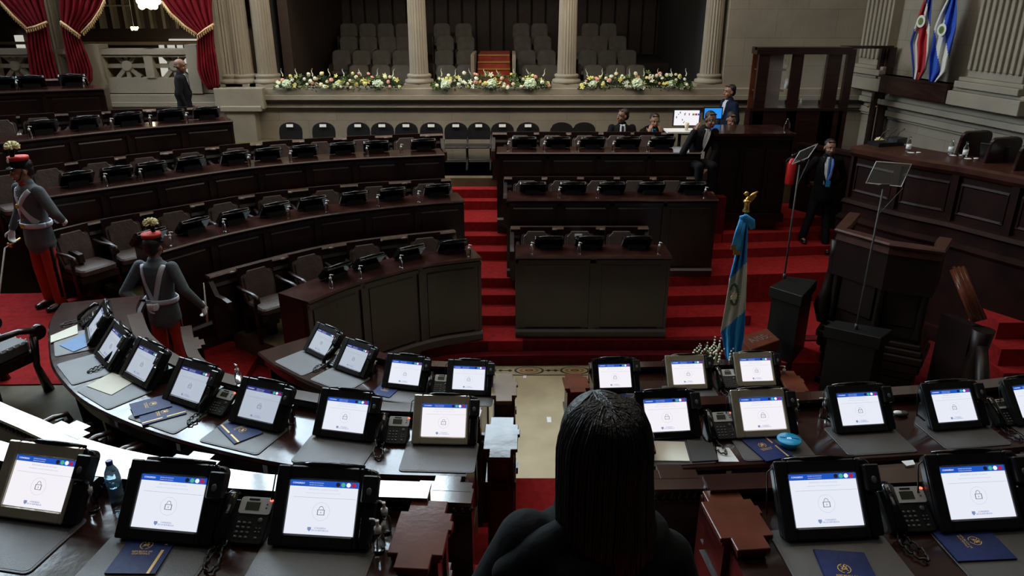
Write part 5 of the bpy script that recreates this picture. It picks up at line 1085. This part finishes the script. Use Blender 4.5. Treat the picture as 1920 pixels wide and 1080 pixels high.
a = P(1258, 243, y=13.5); b = P(1290, 243, y=13.5); t = thing('side_table', 'small white topped table between the seated men', 'table', ((a.x+b.x)/2, 13.45, PC)); m = MB(); m.bbox(-.26, .26, -.2, .2, a.z-PC-.03, a.z-PC); m.ob('table_top', 'paper_white', t); m = MB(); m.tube([(0, 0, 0), (0, 0, a.z-PC-.03)], .03, 8); m.lathe([(.2, 0), (.18, .02), (.04, .04)], n=14); m.ob('pedestal', 'plastic', t)
lil('paper_cup', 1287, 244, 13.4, [(.03, 0), (.042, .13)], 'bloom_cream', 'pale paper cup on the small white table', 'cup')
# ------------------------------------------------------------------ people
def solid(mb, mats, vox, name, parent=None, smooth=4):
    me = mb.mesh('tmp', mats); o = bpy.data.objects.new('tmp', me); COL.objects.link(o)
    r_ = o.modifiers.new('r', 'REMESH'); r_.mode = 'VOXEL'; r_.voxel_size = vox; r_.use_smooth_shade = True
    s_ = o.modifiers.new('s', 'SMOOTH'); s_.iterations = smooth; s_.factor = .5
    bpy.context.view_layer.update(); me2 = bpy.data.meshes.new_from_object(o.evaluated_get(bpy.context.evaluated_depsgraph_get())); bpy.data.objects.remove(o); bpy.data.meshes.remove(me)
    me2.name = name; return ob(name, me2, parent)
STAND = dict(hip=.93, lean=(0, 0), sh=.19, el=((-.27, .02, 1.13), (.27, .02, 1.13)), wr=((-.28, -.06, .88), (.28, -.06, .88)), kn=((-.11, -.02, .50), (.11, -.02, .50)), an=((-.12, .01, .09), (.12, .01, .09)), hd=(0, 0), sc=1, gut=0)
def hand(m, w, d, up, side, curl=.5, s_=1):
    """palm plus five separate fingers; d = pointing direction, up = back of the hand normal"""
    w, d, up = V(w), V(d).normalized(), V(up); up = (up-d*up.dot(d)).normalized(); x = d.cross(up)*side
    m.capsule([w, w+d*.05*s_, w+d*.08*s_], [(.026*s_, .018*s_), (.038*s_, .016*s_), (.036*s_, .014*s_)], 10, tuple(x))
    for k, (o, L) in enumerate(((-.029, .058), (-.010, .072), (.010, .068), (.028, .052))):
        b = w+d*.085*s_+x*o*s_; c = b+(d*math.cos(curl)-up*math.sin(curl))*L*.5*s_; e = c+(d*math.cos(curl*2)-up*math.sin(curl*2))*L*.5*s_
        m.capsule([b, c, e], [.0095*s_, .0088*s_, .0075*s_], 8)
    b = w+d*.03*s_-x*.03*s_; c = b+(d*.6-x*.8).normalized()*.035*s_; e = c+(d*.9-x*.2-up*.3).normalized()*.03*s_; m.capsule([b, c, e], [.012*s_, .0105*s_, .009*s_], 8)
def person(label, loc, rz, po={}, skin='skin', top='suit_black', leg='suit_black', kind='suit', shirt='shirt', tie=None, vox=.009, hairm='hair', bald=False, glove=False, beard=False, hdir=None, palms=None, curl=.6, hs=1.08):
    q = dict(STAND); q.update(po); t = thing('person', label, 'person', loc, rz); sc = q['sc']; t.scale = (sc,)*3
    H = q['hip']; lx, ly = q['lean']                 # lean: shift of the shoulders
    def tz(z): k = (z-.93)/.5; return V((lx*k, ly*k, H+(z-.93)))
    hd = V((q['hd'][0], q['hd'][1], 0)); hc = tz(1.615)+V((0, -.025, 0))+hd
    yaw = q.get('yaw', 0); pit = q.get('pitch', 0); RH = Euler((pit, 0, yaw)).to_matrix()
    h_ = lambda x, y, z: hc+RH @ V((x*hs, y*hs, z*hs))
    SH = [tz(1.405)+V((s_*q['sh'], 0, q.get('shz', (0, 0))[0 if s_ < 0 else 1])) for s_ in (-1, 1)]; EL = [V(e)+V((0, 0, H-.93)) for e in q['el']]; WR = [V(w)+V((0, 0, H-.93)) for w in q['wr']]
    HP = [V((s_*.09, 0, H-.01)) for s_ in (-1, 1)]; KN = [V(k) for k in q['kn']]; AN = [V(k) for k in q['an']]
    def torso(m, g):
        z = (.88, .98, 1.10, 1.22, 1.34, 1.42, 1.47); w = ((.165, .115), (.155, .11), (.145, .108+q['gut']), (.16, .115), (.175, .11), (.155, .092), (.07, .06))
        m.capsule([tz(a) for a in z], [(a+g, b+g) for a, b in w], 20, (1, 0, 0))
    m = MB(); torso(m, -.012); m.capsule([tz(1.44), hc+V((0, .02, -.06))], [.056, .052], 14)
    m.ball(h_(0, .012, .035), (.078*hs, .096*hs, .088*hs), 20, 14, (pit, 0, yaw)); m.ball(h_(0, -.018, -.035), (.062*hs, .072*hs, .078*hs), 18, 12, (pit, 0, yaw)); m.ball(h_(0, -.052, -.085), (.032*hs, .028*hs, .024*hs), 12, 8, (pit, 0, yaw))
    m.capsule([h_(0, -.086, .018), h_(0, -.104, -.014), h_(0, -.108, -.022)], [.009, .013, .015], 8)
    for s_ in (-1, 1): m.ball(h_(s_*.079, .008, -.005), (.012, .02, .032), 8, 6, (pit, 0, yaw)); m.ball(h_(s_*.032, -.082, .034), (.022, .012, .008), 8, 6, (pit, 0, yaw)); m.ball(h_(s_*.038, -.066, -.03), (.022, .018, .02), 8, 6, (pit, 0, yaw)); m.ball(h_(s_*.015, -.098, -.022), (.009, .009, .008), 6, 5)
    m.capsule([h_(-.018, -.088, -.057), h_(0, -.094, -.056), h_(.018, -.088, -.057)], [.006, .009, .006], 8)
    for k in (0, 1):
        s_ = (-1, 1)[k]; m.capsule([SH[k], EL[k]], [.05, .04], 12); m.capsule([EL[k], WR[k]], [.04, .026], 12)
        m.capsule([HP[k], KN[k]], [.085, .055], 12); m.capsule([KN[k], AN[k]], [.055, .038], 12); m.capsule([AN[k]-V((0, 0, .03)), AN[k]+V((0, -.12, -.05))], [.04, .03], 10)
        dr, up = (palms[k] if palms else ((WR[k]-EL[k]), (s_, 0, .2)))
        if not glove: hand(m, WR[k], dr, up, -s_, curl)
    solid(m, skin, vox*.8 if vox < .012 else vox*.7, 'body', t, 3)
    if glove:
        for k in (0, 1):
            m = MB(); dr, up = (palms[k] if palms else ((WR[k]-EL[k]), ((-1, 1)[k], 0, .2))); hand(m, WR[k], dr, up, -(-1, 1)[k], curl, 1.12); m.capsule([WR[k]-V(dr).normalized()*.04, WR[k]], [.036, .032], 10); solid(m, 'glove', .006, 'glove', t, 2)
    # features
    for s_ in (-1, 1): m = MB(); m.ball(h_(s_*.031, -.083, .012), (.013, .007, .0065), 8, 6, (pit, 0, yaw)); e = m.ob('eye', 'eye_white', t); m = MB(); m.ball(h_(s_*.031, -.089, .012), (.006, .004, .006), 8, 6); m.ob('pupil', 'hair', e)
    for s_ in (-1, 1): m = MB(); m.capsule([h_(s_*.014, -.093, .034), h_(s_*.034, -.092, .040), h_(s_*.052, -.078, .034)], [.004, .005, .003], 6); m.ob('eyebrow', 'hair', t)
    m = MB(); m.capsule([h_(-.022, -.088, -.057), h_(0, -.099, -.056), h_(.022, -.088, -.057)], [.004, .0065, .004], 8); m.ob('mouth', 'uniform_red' if not beard else 'skin_dark', t)
    if beard: m = MB(); m.capsule([h_(-.066, -.03, -.03), h_(-.05, -.062, -.075), h_(0, -.085, -.10), h_(.05, -.062, -.075), h_(.066, -.03, -.03)], [.014, .02, .024, .02, .014], 10); m.capsule([h_(-.024, -.097, -.046), h_(.024, -.097, -.046)], .006, 8); solid(m, 'hair', .006, 'beard', t, 2)
    if kind != 'woman':
        m = MB()
        if bald: m.capsule([h_(-.074, .03, -.01), h_(-.05, .085, -.01), h_(0, .104, -.01), h_(.05, .085, -.01), h_(.074, .03, -.01)], [.018]*5, 10)
        else: m.ball(h_(0, .030, .054), (.084*hs, .094*hs, .080*hs), 20, 14, (pit+.35, 0, yaw)); m.ball(h_(0, .065, .0), (.074*hs, .05*hs, .07*hs), 14, 10, (pit, 0, yaw)); m.capsule([h_(-.045, -.048, .100), h_(.045, -.048, .100)], .014, 10)
        solid(m, hairm, .008, 'hair', t, 2)
    # clothes
    m = MB(); torso(m, .014)
    if q.get('hem', 1): m.capsule([tz(.98), tz(.88), tz(.78) if H > .8 else tz(.88)-V((0, 0, .005))], [(.176, .128), (.186, .137), (.190, .142)], 20, (1, 0, 0))
    for k in (0, 1): m.capsule([SH[k], EL[k]], [.068, .056], 14); m.capsule([EL[k], WR[k]-(WR[k]-EL[k]).normalized()*.02], [.056, .042], 14); m.ball(SH[k], (.072, .065, .062), 12, 8)
    coat = solid(m, top, vox, 'jacket', t, 14 if kind == 'woman' else 4)
    m = MB()
    for k in (0, 1): m.capsule([HP[k], KN[k]], [.092, .074], 14); m.capsule([KN[k], AN[k]+V((0, 0, .01))], [.074, .066], 14)
    m.capsule([tz(.94), tz(.88)], [(.145, .10), (.160, .115)], 18, (1, 0, 0)); tr = solid(m, leg, vox, 'trousers', t, 3)
    for k in (0, 1): m = MB(); m.capsule([AN[k]+V((0, .04, -.045)), AN[k]+V((0, -.06, -.05)), AN[k]+V((0, -.16, -.06))], [(.042, .04), (.046, .038), (.042, .028)], 12, (1, 0, 0)); solid(m, 'shoe', .009, 'shoe', t, 2)
    bv = BVHTree.FromPolygons([v.co.copy() for v in coat.data.vertices], [p.vertices[:] for p in coat.data.polygons])
    def band(nm, pts, w, mm, front=True, th=.006, par=t):
        """cloth strip lying on the jacket through the given (x, z) points"""
        dv = V((0, 1, 0)) if front else V((0, -1, 0)); m = MB(); P2_ = []
        for (x0, a), (x1, b) in zip(pts, pts[1:]):
            for i in range(8): P2_.append((x0+(x1-x0)*i/8, a+(b-a)*i/8))
        P2_.append(pts[-1]); rings = []
        for i, (x, z) in enumerate(P2_):
            a, b = P2_[max(0, i-1)], P2_[min(len(P2_)-1, i+1)]; dx, dz = b[0]-a[0], b[1]-a[1]; L = math.hypot(dx, dz); nx, nz = -dz/L*w/2, dx/L*w/2; ring = []
            for s_ in (-1, 0, 1):
                o_ = tz(z+nz*s_)+V((x+nx*s_, 0, 0)); hit = bv.ray_cast(V((o_.x, o_.y, o_.z))-dv*1.0, dv)[0]
                if hit is None: hit = V((o_.x, -dv.y*.10, o_.z))
                ring.append(hit-dv*th)
            rings.append([m.v(c) for c in ring]+[m.v(c+dv*th*1.6) for c in ring[::-1]])
        for r0, r1 in zip(rings, rings[1:]):
            for k in range(6): m.f([r0[k], r0[(k+1) % 6], r1[(k+1) % 6], r1[k]], True)
        m.f(rings[0]); m.f(rings[-1]); return m.ob(nm, mm, par)
    if kind == 'suit':
        y = bv.ray_cast(tz(1.3)-V((0, 1, 0)), V((0, 1, 0)))[0]
        for s_ in (-1, 1): band('shirt_front', [(s_*.030, 1.475), (s_*.028, 1.36), (s_*.016, 1.24), (s_*.008, q.get('vz', 1.15))], .052 if q.get('open') is None else .10, shirt, th=.004)
        if tie: band('tie', [(0, 1.45), (0, 1.38), (0, 1.2), (0, q.get('vz', 1.15)-.02)], .045, tie, th=.010)
        for s_ in (-1, 1): band('lapel', [(s_*.058, 1.47), (s_*(.085 if q.get('open') is None else .11), 1.36), (s_*(.05 if q.get('open') is None else .09), 1.22), (s_*.012, q.get('vz', 1.15)-.01)], .032, top, th=.010)
        m = MB(); m.tube([tz(1.462)+V((.062*math.cos(a*PI/8), .062*math.sin(a*PI/8)-.01, .014*math.sin(a*PI/8))) for a in range(17)], [(.012, .02)]*17, 8); m.ob('collar', shirt, t)
    return t, band, tz, h_, WR, AN
def uniform(label, loc, rz, po, back=False, **k):
    t, band, tz, h_, WR, AN = person(label, loc, rz, po, top='uniform', leg='uniform_red', kind='uniform', glove=True, **k)
    # shako
    m = MB(); R_ = lambda r_, z: None
    c = h_(0, .005, .055)
    m.lathe([(.088, -.01), (.092, .02), (.098, .06), (.104, .10), (.100, .108)], c, 24); cap = m.ob('shako', 'suit_black', t)
    m = MB(); m.lathe([(.1025, .070), (.106, .098), (.103, .110), (.05, .114)], c, 24); m.ob('shako_red_band', 'cap_red', cap)
    m = MB(); m.ball(c+V((0, -.10, -.005)), (.072, .045, .010), 14, 6, (.35, 0, 0)); m.ob('peak', 'plastic_gloss', cap)
    m = MB(); m.lathe([(.0, 0), (.026, .002), (.022, .006)], c+V((0, -.108, .075)), 12, axis=(0, -1, .1)); m.ob('cap_badge', 'steel', cap)
    m = MB(); pc = c+V((0, -.03, .20)); m.tube([c+V((0, -.06, .1)), pc], [.02, .03], 10)
    m.ob('plume_holder', 'suit_black', cap); m = MB(); rnd = random.Random(9)
    for i in range(90):
        a, b = rnd.uniform(0, 2*PI), math.acos(rnd.uniform(-.45, 1)); d = V((math.cos(a)*math.sin(b), math.sin(a)*math.sin(b), math.cos(b)*.75)); m.tube([pc+V((0, 0, .02)), pc+V((0, 0, .02))+d*.045, pc+V((0, 0, .02))+d*.082], [.010, .010, .004], 4)
    m.ob('plume', 'plume', cap)
    m = MB(); m.tube([h_(-.08, 0, .04), h_(-.06, -.05, -.06), h_(0, -.09, -.09), h_(.06, -.05, -.06), h_(.08, 0, .04)], .006, 6); m.ob('chin_strap', 'plastic', cap)
    m = MB(); m.tube([tz(1.475)+V((.066*math.cos(a*PI/9), .066*math.sin(a*PI/9)-.008, 0)) for a in range(19)], [(.024, .008)]*19, 6, True, (0, 0, 1)); m.ob('red_collar', 'uniform_red', t)
    for f_ in ((False,) if back else (True,)):
        if back: band('cross_belt', [(-.125, 1.44), (-.07, 1.25), (0.0, 1.03)], .05, 'white_cloth', False, .008); band('cross_belt', [(.125, 1.44), (.10, 1.25), (0.03, 1.03)], .05, 'white_cloth', False, .008)
        else: band('cross_belt', [(-.13, 1.42), (0, 1.25), (.15, 1.03)], .055, 'white_cloth', True, .008); band('cross_belt', [(.13, 1.42), (0, 1.25), (-.15, 1.03)], .055, 'white_cloth', True, .010); m = MB(); p = tz(1.25)+V((0, -.155, 0)); m.lathe([(.03, 0), (.026, .012)], p, 14, axis=(0, -1, 0)); m.ob('belt_medallion', 'gold', t)
    m = MB(); c0 = tz(1.02); m.tube([c0+V((.187*math.cos(a*PI/16), .145*math.sin(a*PI/16), 0)) for a in range(33)], [(.030, .008)]*33, 6, True, (0, 0, 1)); m.ob('waist_belt', 'white_cloth', t)
    if not back:
        m = MB(); m.box(c0+V((0, -.155, 0)), (.06, .012, .05)); m.ob('belt_buckle', 'gold', t)
        for z in (1.42, 1.34, 1.16, 1.09, .96): m = MB(); m.ball(tz(z)+V((0, -.130, 0)), .009, 8, 5); m.ob('button', 'gold', t)
    for s_ in (-1, 1): m = MB(); k0 = 0 if s_ < 0 else 1; kn, an = V(po.get('kn', STAND['kn'])[k0]), V(po.get('an', STAND['an'])[k0]); m.tube([V((s_*.178, .0, .86)), kn+V((s_*.072, 0, 0)), an+V((s_*.062, 0, .06))], [(.008, .02)]*3, 6, True, (1, 0, 0)); m.ob('trouser_stripe', 'suit_black', t)
    return t, tz, h_, WR
# guard at the far left, facing the hall
g = P(106, 575, z=P2); gl = V((g.x, g.y, P2+.012))
t, tz, h_, WR = uniform('ceremonial guard at far left facing forward, sword lowered, grey tunic, red trousers', gl, -.5, dict(el=((-.31, .02, 1.14), (.33, .05, 1.15)), wr=((-.34, -.10, .92), (.20, .19, 1.02)), kn=((-.10, -.02, .5), (.10, 0, .5)), an=((-.09, 0, .09), (.12, .0, .09)), yaw=-.25, pitch=.12, sc=1.07), skin='skin', palms=(((0, -.3, -1), (-1, 0, 0)), ((-1, .3, 0), (0, 1, .3))))
m = MB(); a = WR[0]+V((0, -.03, -.09)); m.tube([a+V((0, .06, .02)), a+V((-.0, -.12, -.04)), a+V((.16, -.42, -.60)), a+V((.2, -.52, -.78))], [(.006, .014)]*4, 6); o = m.ob('sword_blade', 'steel'); o.parent = None; o.location = gl; o.rotation_euler = (0, 0, -.5); o.name = 'sword'; tag(o, 'pale straight sword pointing down beside the far left guard', 'sword')
m = MB(); m.tube([a+V((0, .08, .03)), a+V((0, -.05, -.02))], .013, 8); m.lathe([(.04, 0), (.035, .01)], a+V((0, -.06, -.02)), 12, axis=(.1, -.9, -.4)); m.ob('hilt', 'gold', o)
# guard seen from behind
g = P(300, 709, z=P3); y_ = 8.0; gx = P(292, 500, y=y_).x
t, tz, h_, WR = uniform('ceremonial guard seen from behind with gloved hand at the small of the back', (gx, y_, P3), PI-.12, dict(el=((-.33, .05, 1.15), (.35, .13, 1.12)), wr=((-.42, -.10, .90), (.07, .20, 1.0)), sc=1.03, yaw=.1), True, palms=(((-.1, -.2, -1), (-1, 0, 0)), ((-1, .05, -.1), (0, 1, 0))), curl=.9)
m = MB(); a = WR[0]+V((-.01, -.05, -.08)); m.tube([a+V((0, 0, -.12)), a+V((-.01, -.01, .12)), a+V((-.02, -.02, .38))], [(.012, .02), (.010, .014), (.003, .008)], 6); o = m.ob('bayonet', 'steel'); o.location = (gx, y_, P3); o.rotation_euler = (0, 0, PI-.12); tag(o, 'upright bayonet held by the guard seen from behind', 'bayonet')
# guard half hidden by the dais
g = P(1616, 352, y=12.75)
t, tz, h_, WR = uniform('ceremonial guard half hidden behind the end of the dais holding a sword', (g.x+.12, 12.75, g.z-1.02), .35, dict(el=((-.33, -.05, 1.13), (.28, .02, 1.13)), wr=((-.48, -.22, .90), (.28, -.06, .88)), yaw=-.5, sc=.98), palms=(((-.6, -.6, -.4), (-.3, 0, 1)), ((0, -.2, -1), (1, 0, 0))), skin='skin', vox=.011)
m = MB(); a = WR[0]+V((-.06, -.06, -.03)); m.tube([a+V((.10, -.05, -.62)), a, a+V((-.10, -.02, .22)), a+V((-.14, -.02, .34))], [(.004, .010)]*4, 6); o = m.ob('sword', 'steel'); o.location = (g.x+.12, 12.75, g.z-1.02); o.rotation_euler = (0, 0, .35); tag(o, 'thin sword held by the guard beside the dais', 'sword')
# man on the right stairs
g = P(1528, 452, z=.96)
t, band, tz, h_, WR, AN = person('bearded man in open dark suit and blue tie standing on the right stairs', (g.x, g.y, .96), -.05, dict(kn=((-.15, -.03, .5), (.12, 0, .48)), an=((-.24, -.04, .09), (.13, -.14, -.05)), el=((-.33, .08, 1.14), (.34, .10, 1.14)), wr=((-.22, .14, .98), (.22, .16, .96)), vz=1.02, open=1, gut=.02, sc=1.0, pitch=.08), beard=True, tie='tie_blue', vox=.009, palms=(((.8, .4, -.1), (0, 1, 0)), ((-.8, .4, -.1), (0, 1, 0))))
band('lanyard', [(.06, 1.45), (.035, 1.25), (0, 1.10)], .012, 'sign_blue', th=.014); m = MB(); m.box(tz(1.05)+V((.0, -.175, 0)), (.075, .006, .10)); m.ob('id_badge', 'flag_blue', t)
# bald man at left
yb_ = 13.55; g = P(343, 205, y=yb_)
t, band, tz, h_, WR, AN = person('bald man in dark suit standing in profile below the balustrade', (P(341, 160, y=yb_).x, yb_, PD), PI/2+.25, dict(sc=.94, yaw=-.2, pitch=.1, gut=.04), skin='skin_dark', bald=True, tie='suit_navy', vox=.011)
# seated and standing men at the back
SEAT = dict(hip=.50, kn=((-.12, -.42, .50), (.12, -.42, .50)), an=((-.12, -.40, .09), (.12, -.40, .09)))
def seated(label, u, v, y, rz, zf, **k):
    """v: row of the top of the head"""
    po = dict(SEAT); po.update(k.pop('po', {})); g = P(u, v, y=y); top = po['hip']+.82
    return person(label, (g.x, y, g.z-top*po.get('sc', 1)), rz, po, vox=.011, **k)
seated('seated man in black suit looking left, at the back near the wall', 1168, 204, 14.0, .0, PC, po=dict(el=((-.27, -.06, 1.13), (.27, -.06, 1.13)), wr=((-.20, -.30, 1.05), (.20, -.30, 1.05)), yaw=-1.1), skin='skin_dark', tie='suit_navy', )
seated('seated man in black suit with both hands on his cheeks', 1227, 212, 14.0, .0, PC, po=dict(el=((-.24, -.22, 1.16), (.24, -.22, 1.16)), wr=((-.11, -.20, 1.42), (.11, -.20, 1.42)), hd=(0, -.06), pitch=.2), shirt='shirt_cyan', tie='suit_black', skin='skin', palms=(((.25, .25, 1), (-.5, -1, 0)), ((-.25, .25, 1), (.5, -1, 0))), curl=.3)
a_ = seated('man in black suit leaning sideways, cheek on one hand, lanyard with badge', 1310, 209, 12.35, .25, PC, po=dict(lean=(.14, -.02), el=((-.33, -.2, 1.12), (.30, -.12, 1.10)), wr=((-.14, -.22, 1.48), (.05, -.36, .86)), hd=(0, -.03), pitch=.15), skin='skin_dark', palms=(((.4, .2, 1), (-1, -.3, 0)), ((-.9, -.4, -.3), (0, 0, 1))), curl=.35)
a_[1]('lanyard', [(.05, 1.45), (.03, 1.25), (0, 1.08)], .012, 'paper_white', th=.014); m = MB(); m.box(a_[2](1.06)+V((0, -.17, 0)), (.09, .006, .12)); m.ob('id_badge', 'paper_white', a_[0])
seated('man looking down at his phone behind the desk block', 1372, 210, 13.6, .1, PC, po=dict(el=((-.25, -.14, 1.13), (.25, -.14, 1.13)), wr=((-.08, -.34, 1.22), (.08, -.34, 1.22)), pitch=.45), skin='skin', tie='suit_black', palms=(((.3, -.8, .5), (0, -.3, -1)), ((-.3, -.8, .5), (0, -.3, -1))))
g = P(1371, 160, y=14.3)
person('man with glasses in navy suit standing in profile against the wall', (g.x, 14.3, g.z-1.74), -PI/2+.3, dict(yaw=.0), top='suit_navy', leg='suit_navy', skin='skin', vox=.011)
# chairs they sit on
for u, y, lb in ((1168, 14.05, 'under the man looking left'), (1227, 14.05, 'under the man with hands on his cheeks')): fold.put((P(u, 250, y=y).x, y+.05, PC), 0, 'black folding chair '+lb, 'folding chairs along the back wall')
# the woman in the foreground
wy = 1.42; wc = P(1130, 822, y=wy); hs_ = 1.0
floorz = wc.z-1.66
m = MB(); m.bbox(-.9, 1.4, -1.5, 1.9, 0, floorz); struct('floor_upper_tier', m, 'carpet')
t, band, tz, h_, WR, AN = person('woman with long dark hair and black coat seen from behind in the foreground', (wc.x, wy, floorz), PI+.12, dict(el=((-.27, -.02, 1.05), (.31, -.02, 1.13)), wr=((-.20, -.18, .95), (.20, -.18, .98)), sh=.17, shz=(-.09, .0), yaw=.16, sc=1), kind='woman', top='coat', leg='coat', vox=.008)
hw = lambda x, y, z: tz(1.615)+V((0, -.025, 0))+Euler((0, 0, .15)).to_matrix() @ V((x*1.08, y*1.08, z*1.08))
m = MB(); m.tube([tz(1.47)+V((.085*math.cos(a*PI/10), .085*math.sin(a*PI/10), .01)) for a in range(21)], [(.035, .022)]*21, 8, True, (0, 0, 1)); solid(m, 'coat', .008, 'collar', t, 3)
m = MB(); m.capsule([tz(1.45)+V((.08, .05, 0)), tz(1.42)+V((.15, .06, -.01)), tz(1.35)+V((.22, .05, 0))], [.04, .05, .04], 12); m.capsule([tz(1.40)+V((.0, .09, 0)), tz(1.38)+V((.10, .10, 0)), tz(1.28)+V((.16, .11, 0))], [.04, .045, .03], 10); solid(m, 'coat', .008, 'hood_folds', t, 10)
m = MB(); m.ball(hw(0, .008, .036), (.095, .116, .104), 22, 16); m.capsule([hw(0, .05, .02), hw(-.005, .07, -.12), hw(-.015, .085, -.26), hw(-.02, .09, -.38)], [(.080, .06), (.086, .055), (.084, .05), (.07, .035)], 18, (1, 0, 0)); m.capsule([hw(-.055, .03, 0), hw(-.07, .05, -.15), hw(-.09, .06, -.30), hw(-.12, .07, -.40)], [.035, .035, .035, .02], 10); m.capsule([hw(.055, .045, 0), hw(.06, .07, -.15), hw(.085, .11, -.28), hw(.16, .13, -.33)], [.03, .03, .028, .012], 10)
hair = solid(m, 'hair', .007, 'hair', t, 8)
m = MB(); rnd = random.Random(11)
for i in range(520):                                 # strands combed from the parting down the back
    a = rnd.uniform(-.12, PI+.2); x, y = math.cos(a), math.sin(a)
    top = V((.008+rnd.uniform(-.01, .01), rnd.uniform(-.015, .05), .134+rnd.uniform(-.004, .002)))
    L = rnd.uniform(.30, .46); w_ = x*3+rnd.uniform(-.6, .6); sp = rnd.uniform(.97, 1.09)
    pts = [top, V((x*.060*sp, .020+y*.076*sp, .116)), V((x*.089*sp, .018+y*.104*sp, .055)), V((x*.094*sp, .025+y*.100*sp, -.03)), V((x*.098*sp, .045+y*.085*sp, -.13))]
    for j in range(1, 7): f_ = j/6; pts.append(V((x*(.098+.02*f_)*sp-.03*f_*f_*(x < 0)+.05*f_*f_*(x > .7)+.012*f_*math.sin(w_+j*1.5), .05+y*.082*sp+.014*f_*math.cos(w_+j*1.4), -.13-L*.68*f_)))
    cu = [hw(*p) for p in pts]; cs = []
    for j in range(len(cu)-1):
        p0, p1, p2, p3 = cu[max(0, j-1)], cu[j], cu[j+1], cu[min(len(cu)-1, j+2)]
        for q in range(3): tt = q/3; cs.append(.5*((2*p1)+(p2-p0)*tt+(2*p0-5*p1+4*p2-p3)*tt*tt+(3*p1-p0-3*p2+p3)*tt**3))
    cs.append(cu[-1]); m.tube(cs, [.0014+.0015*math.sin(PI*min(1, j/len(cs)+.15)) for j in range(len(cs))], 4)
o = m.ob('hair_strands', 'hair', hair); o['kind'] = 'stuff'
m = MB(); m.ball(h_(.083, .0, -.03), .008, 8, 6); m.ob('earphone', 'white_plastic', t)
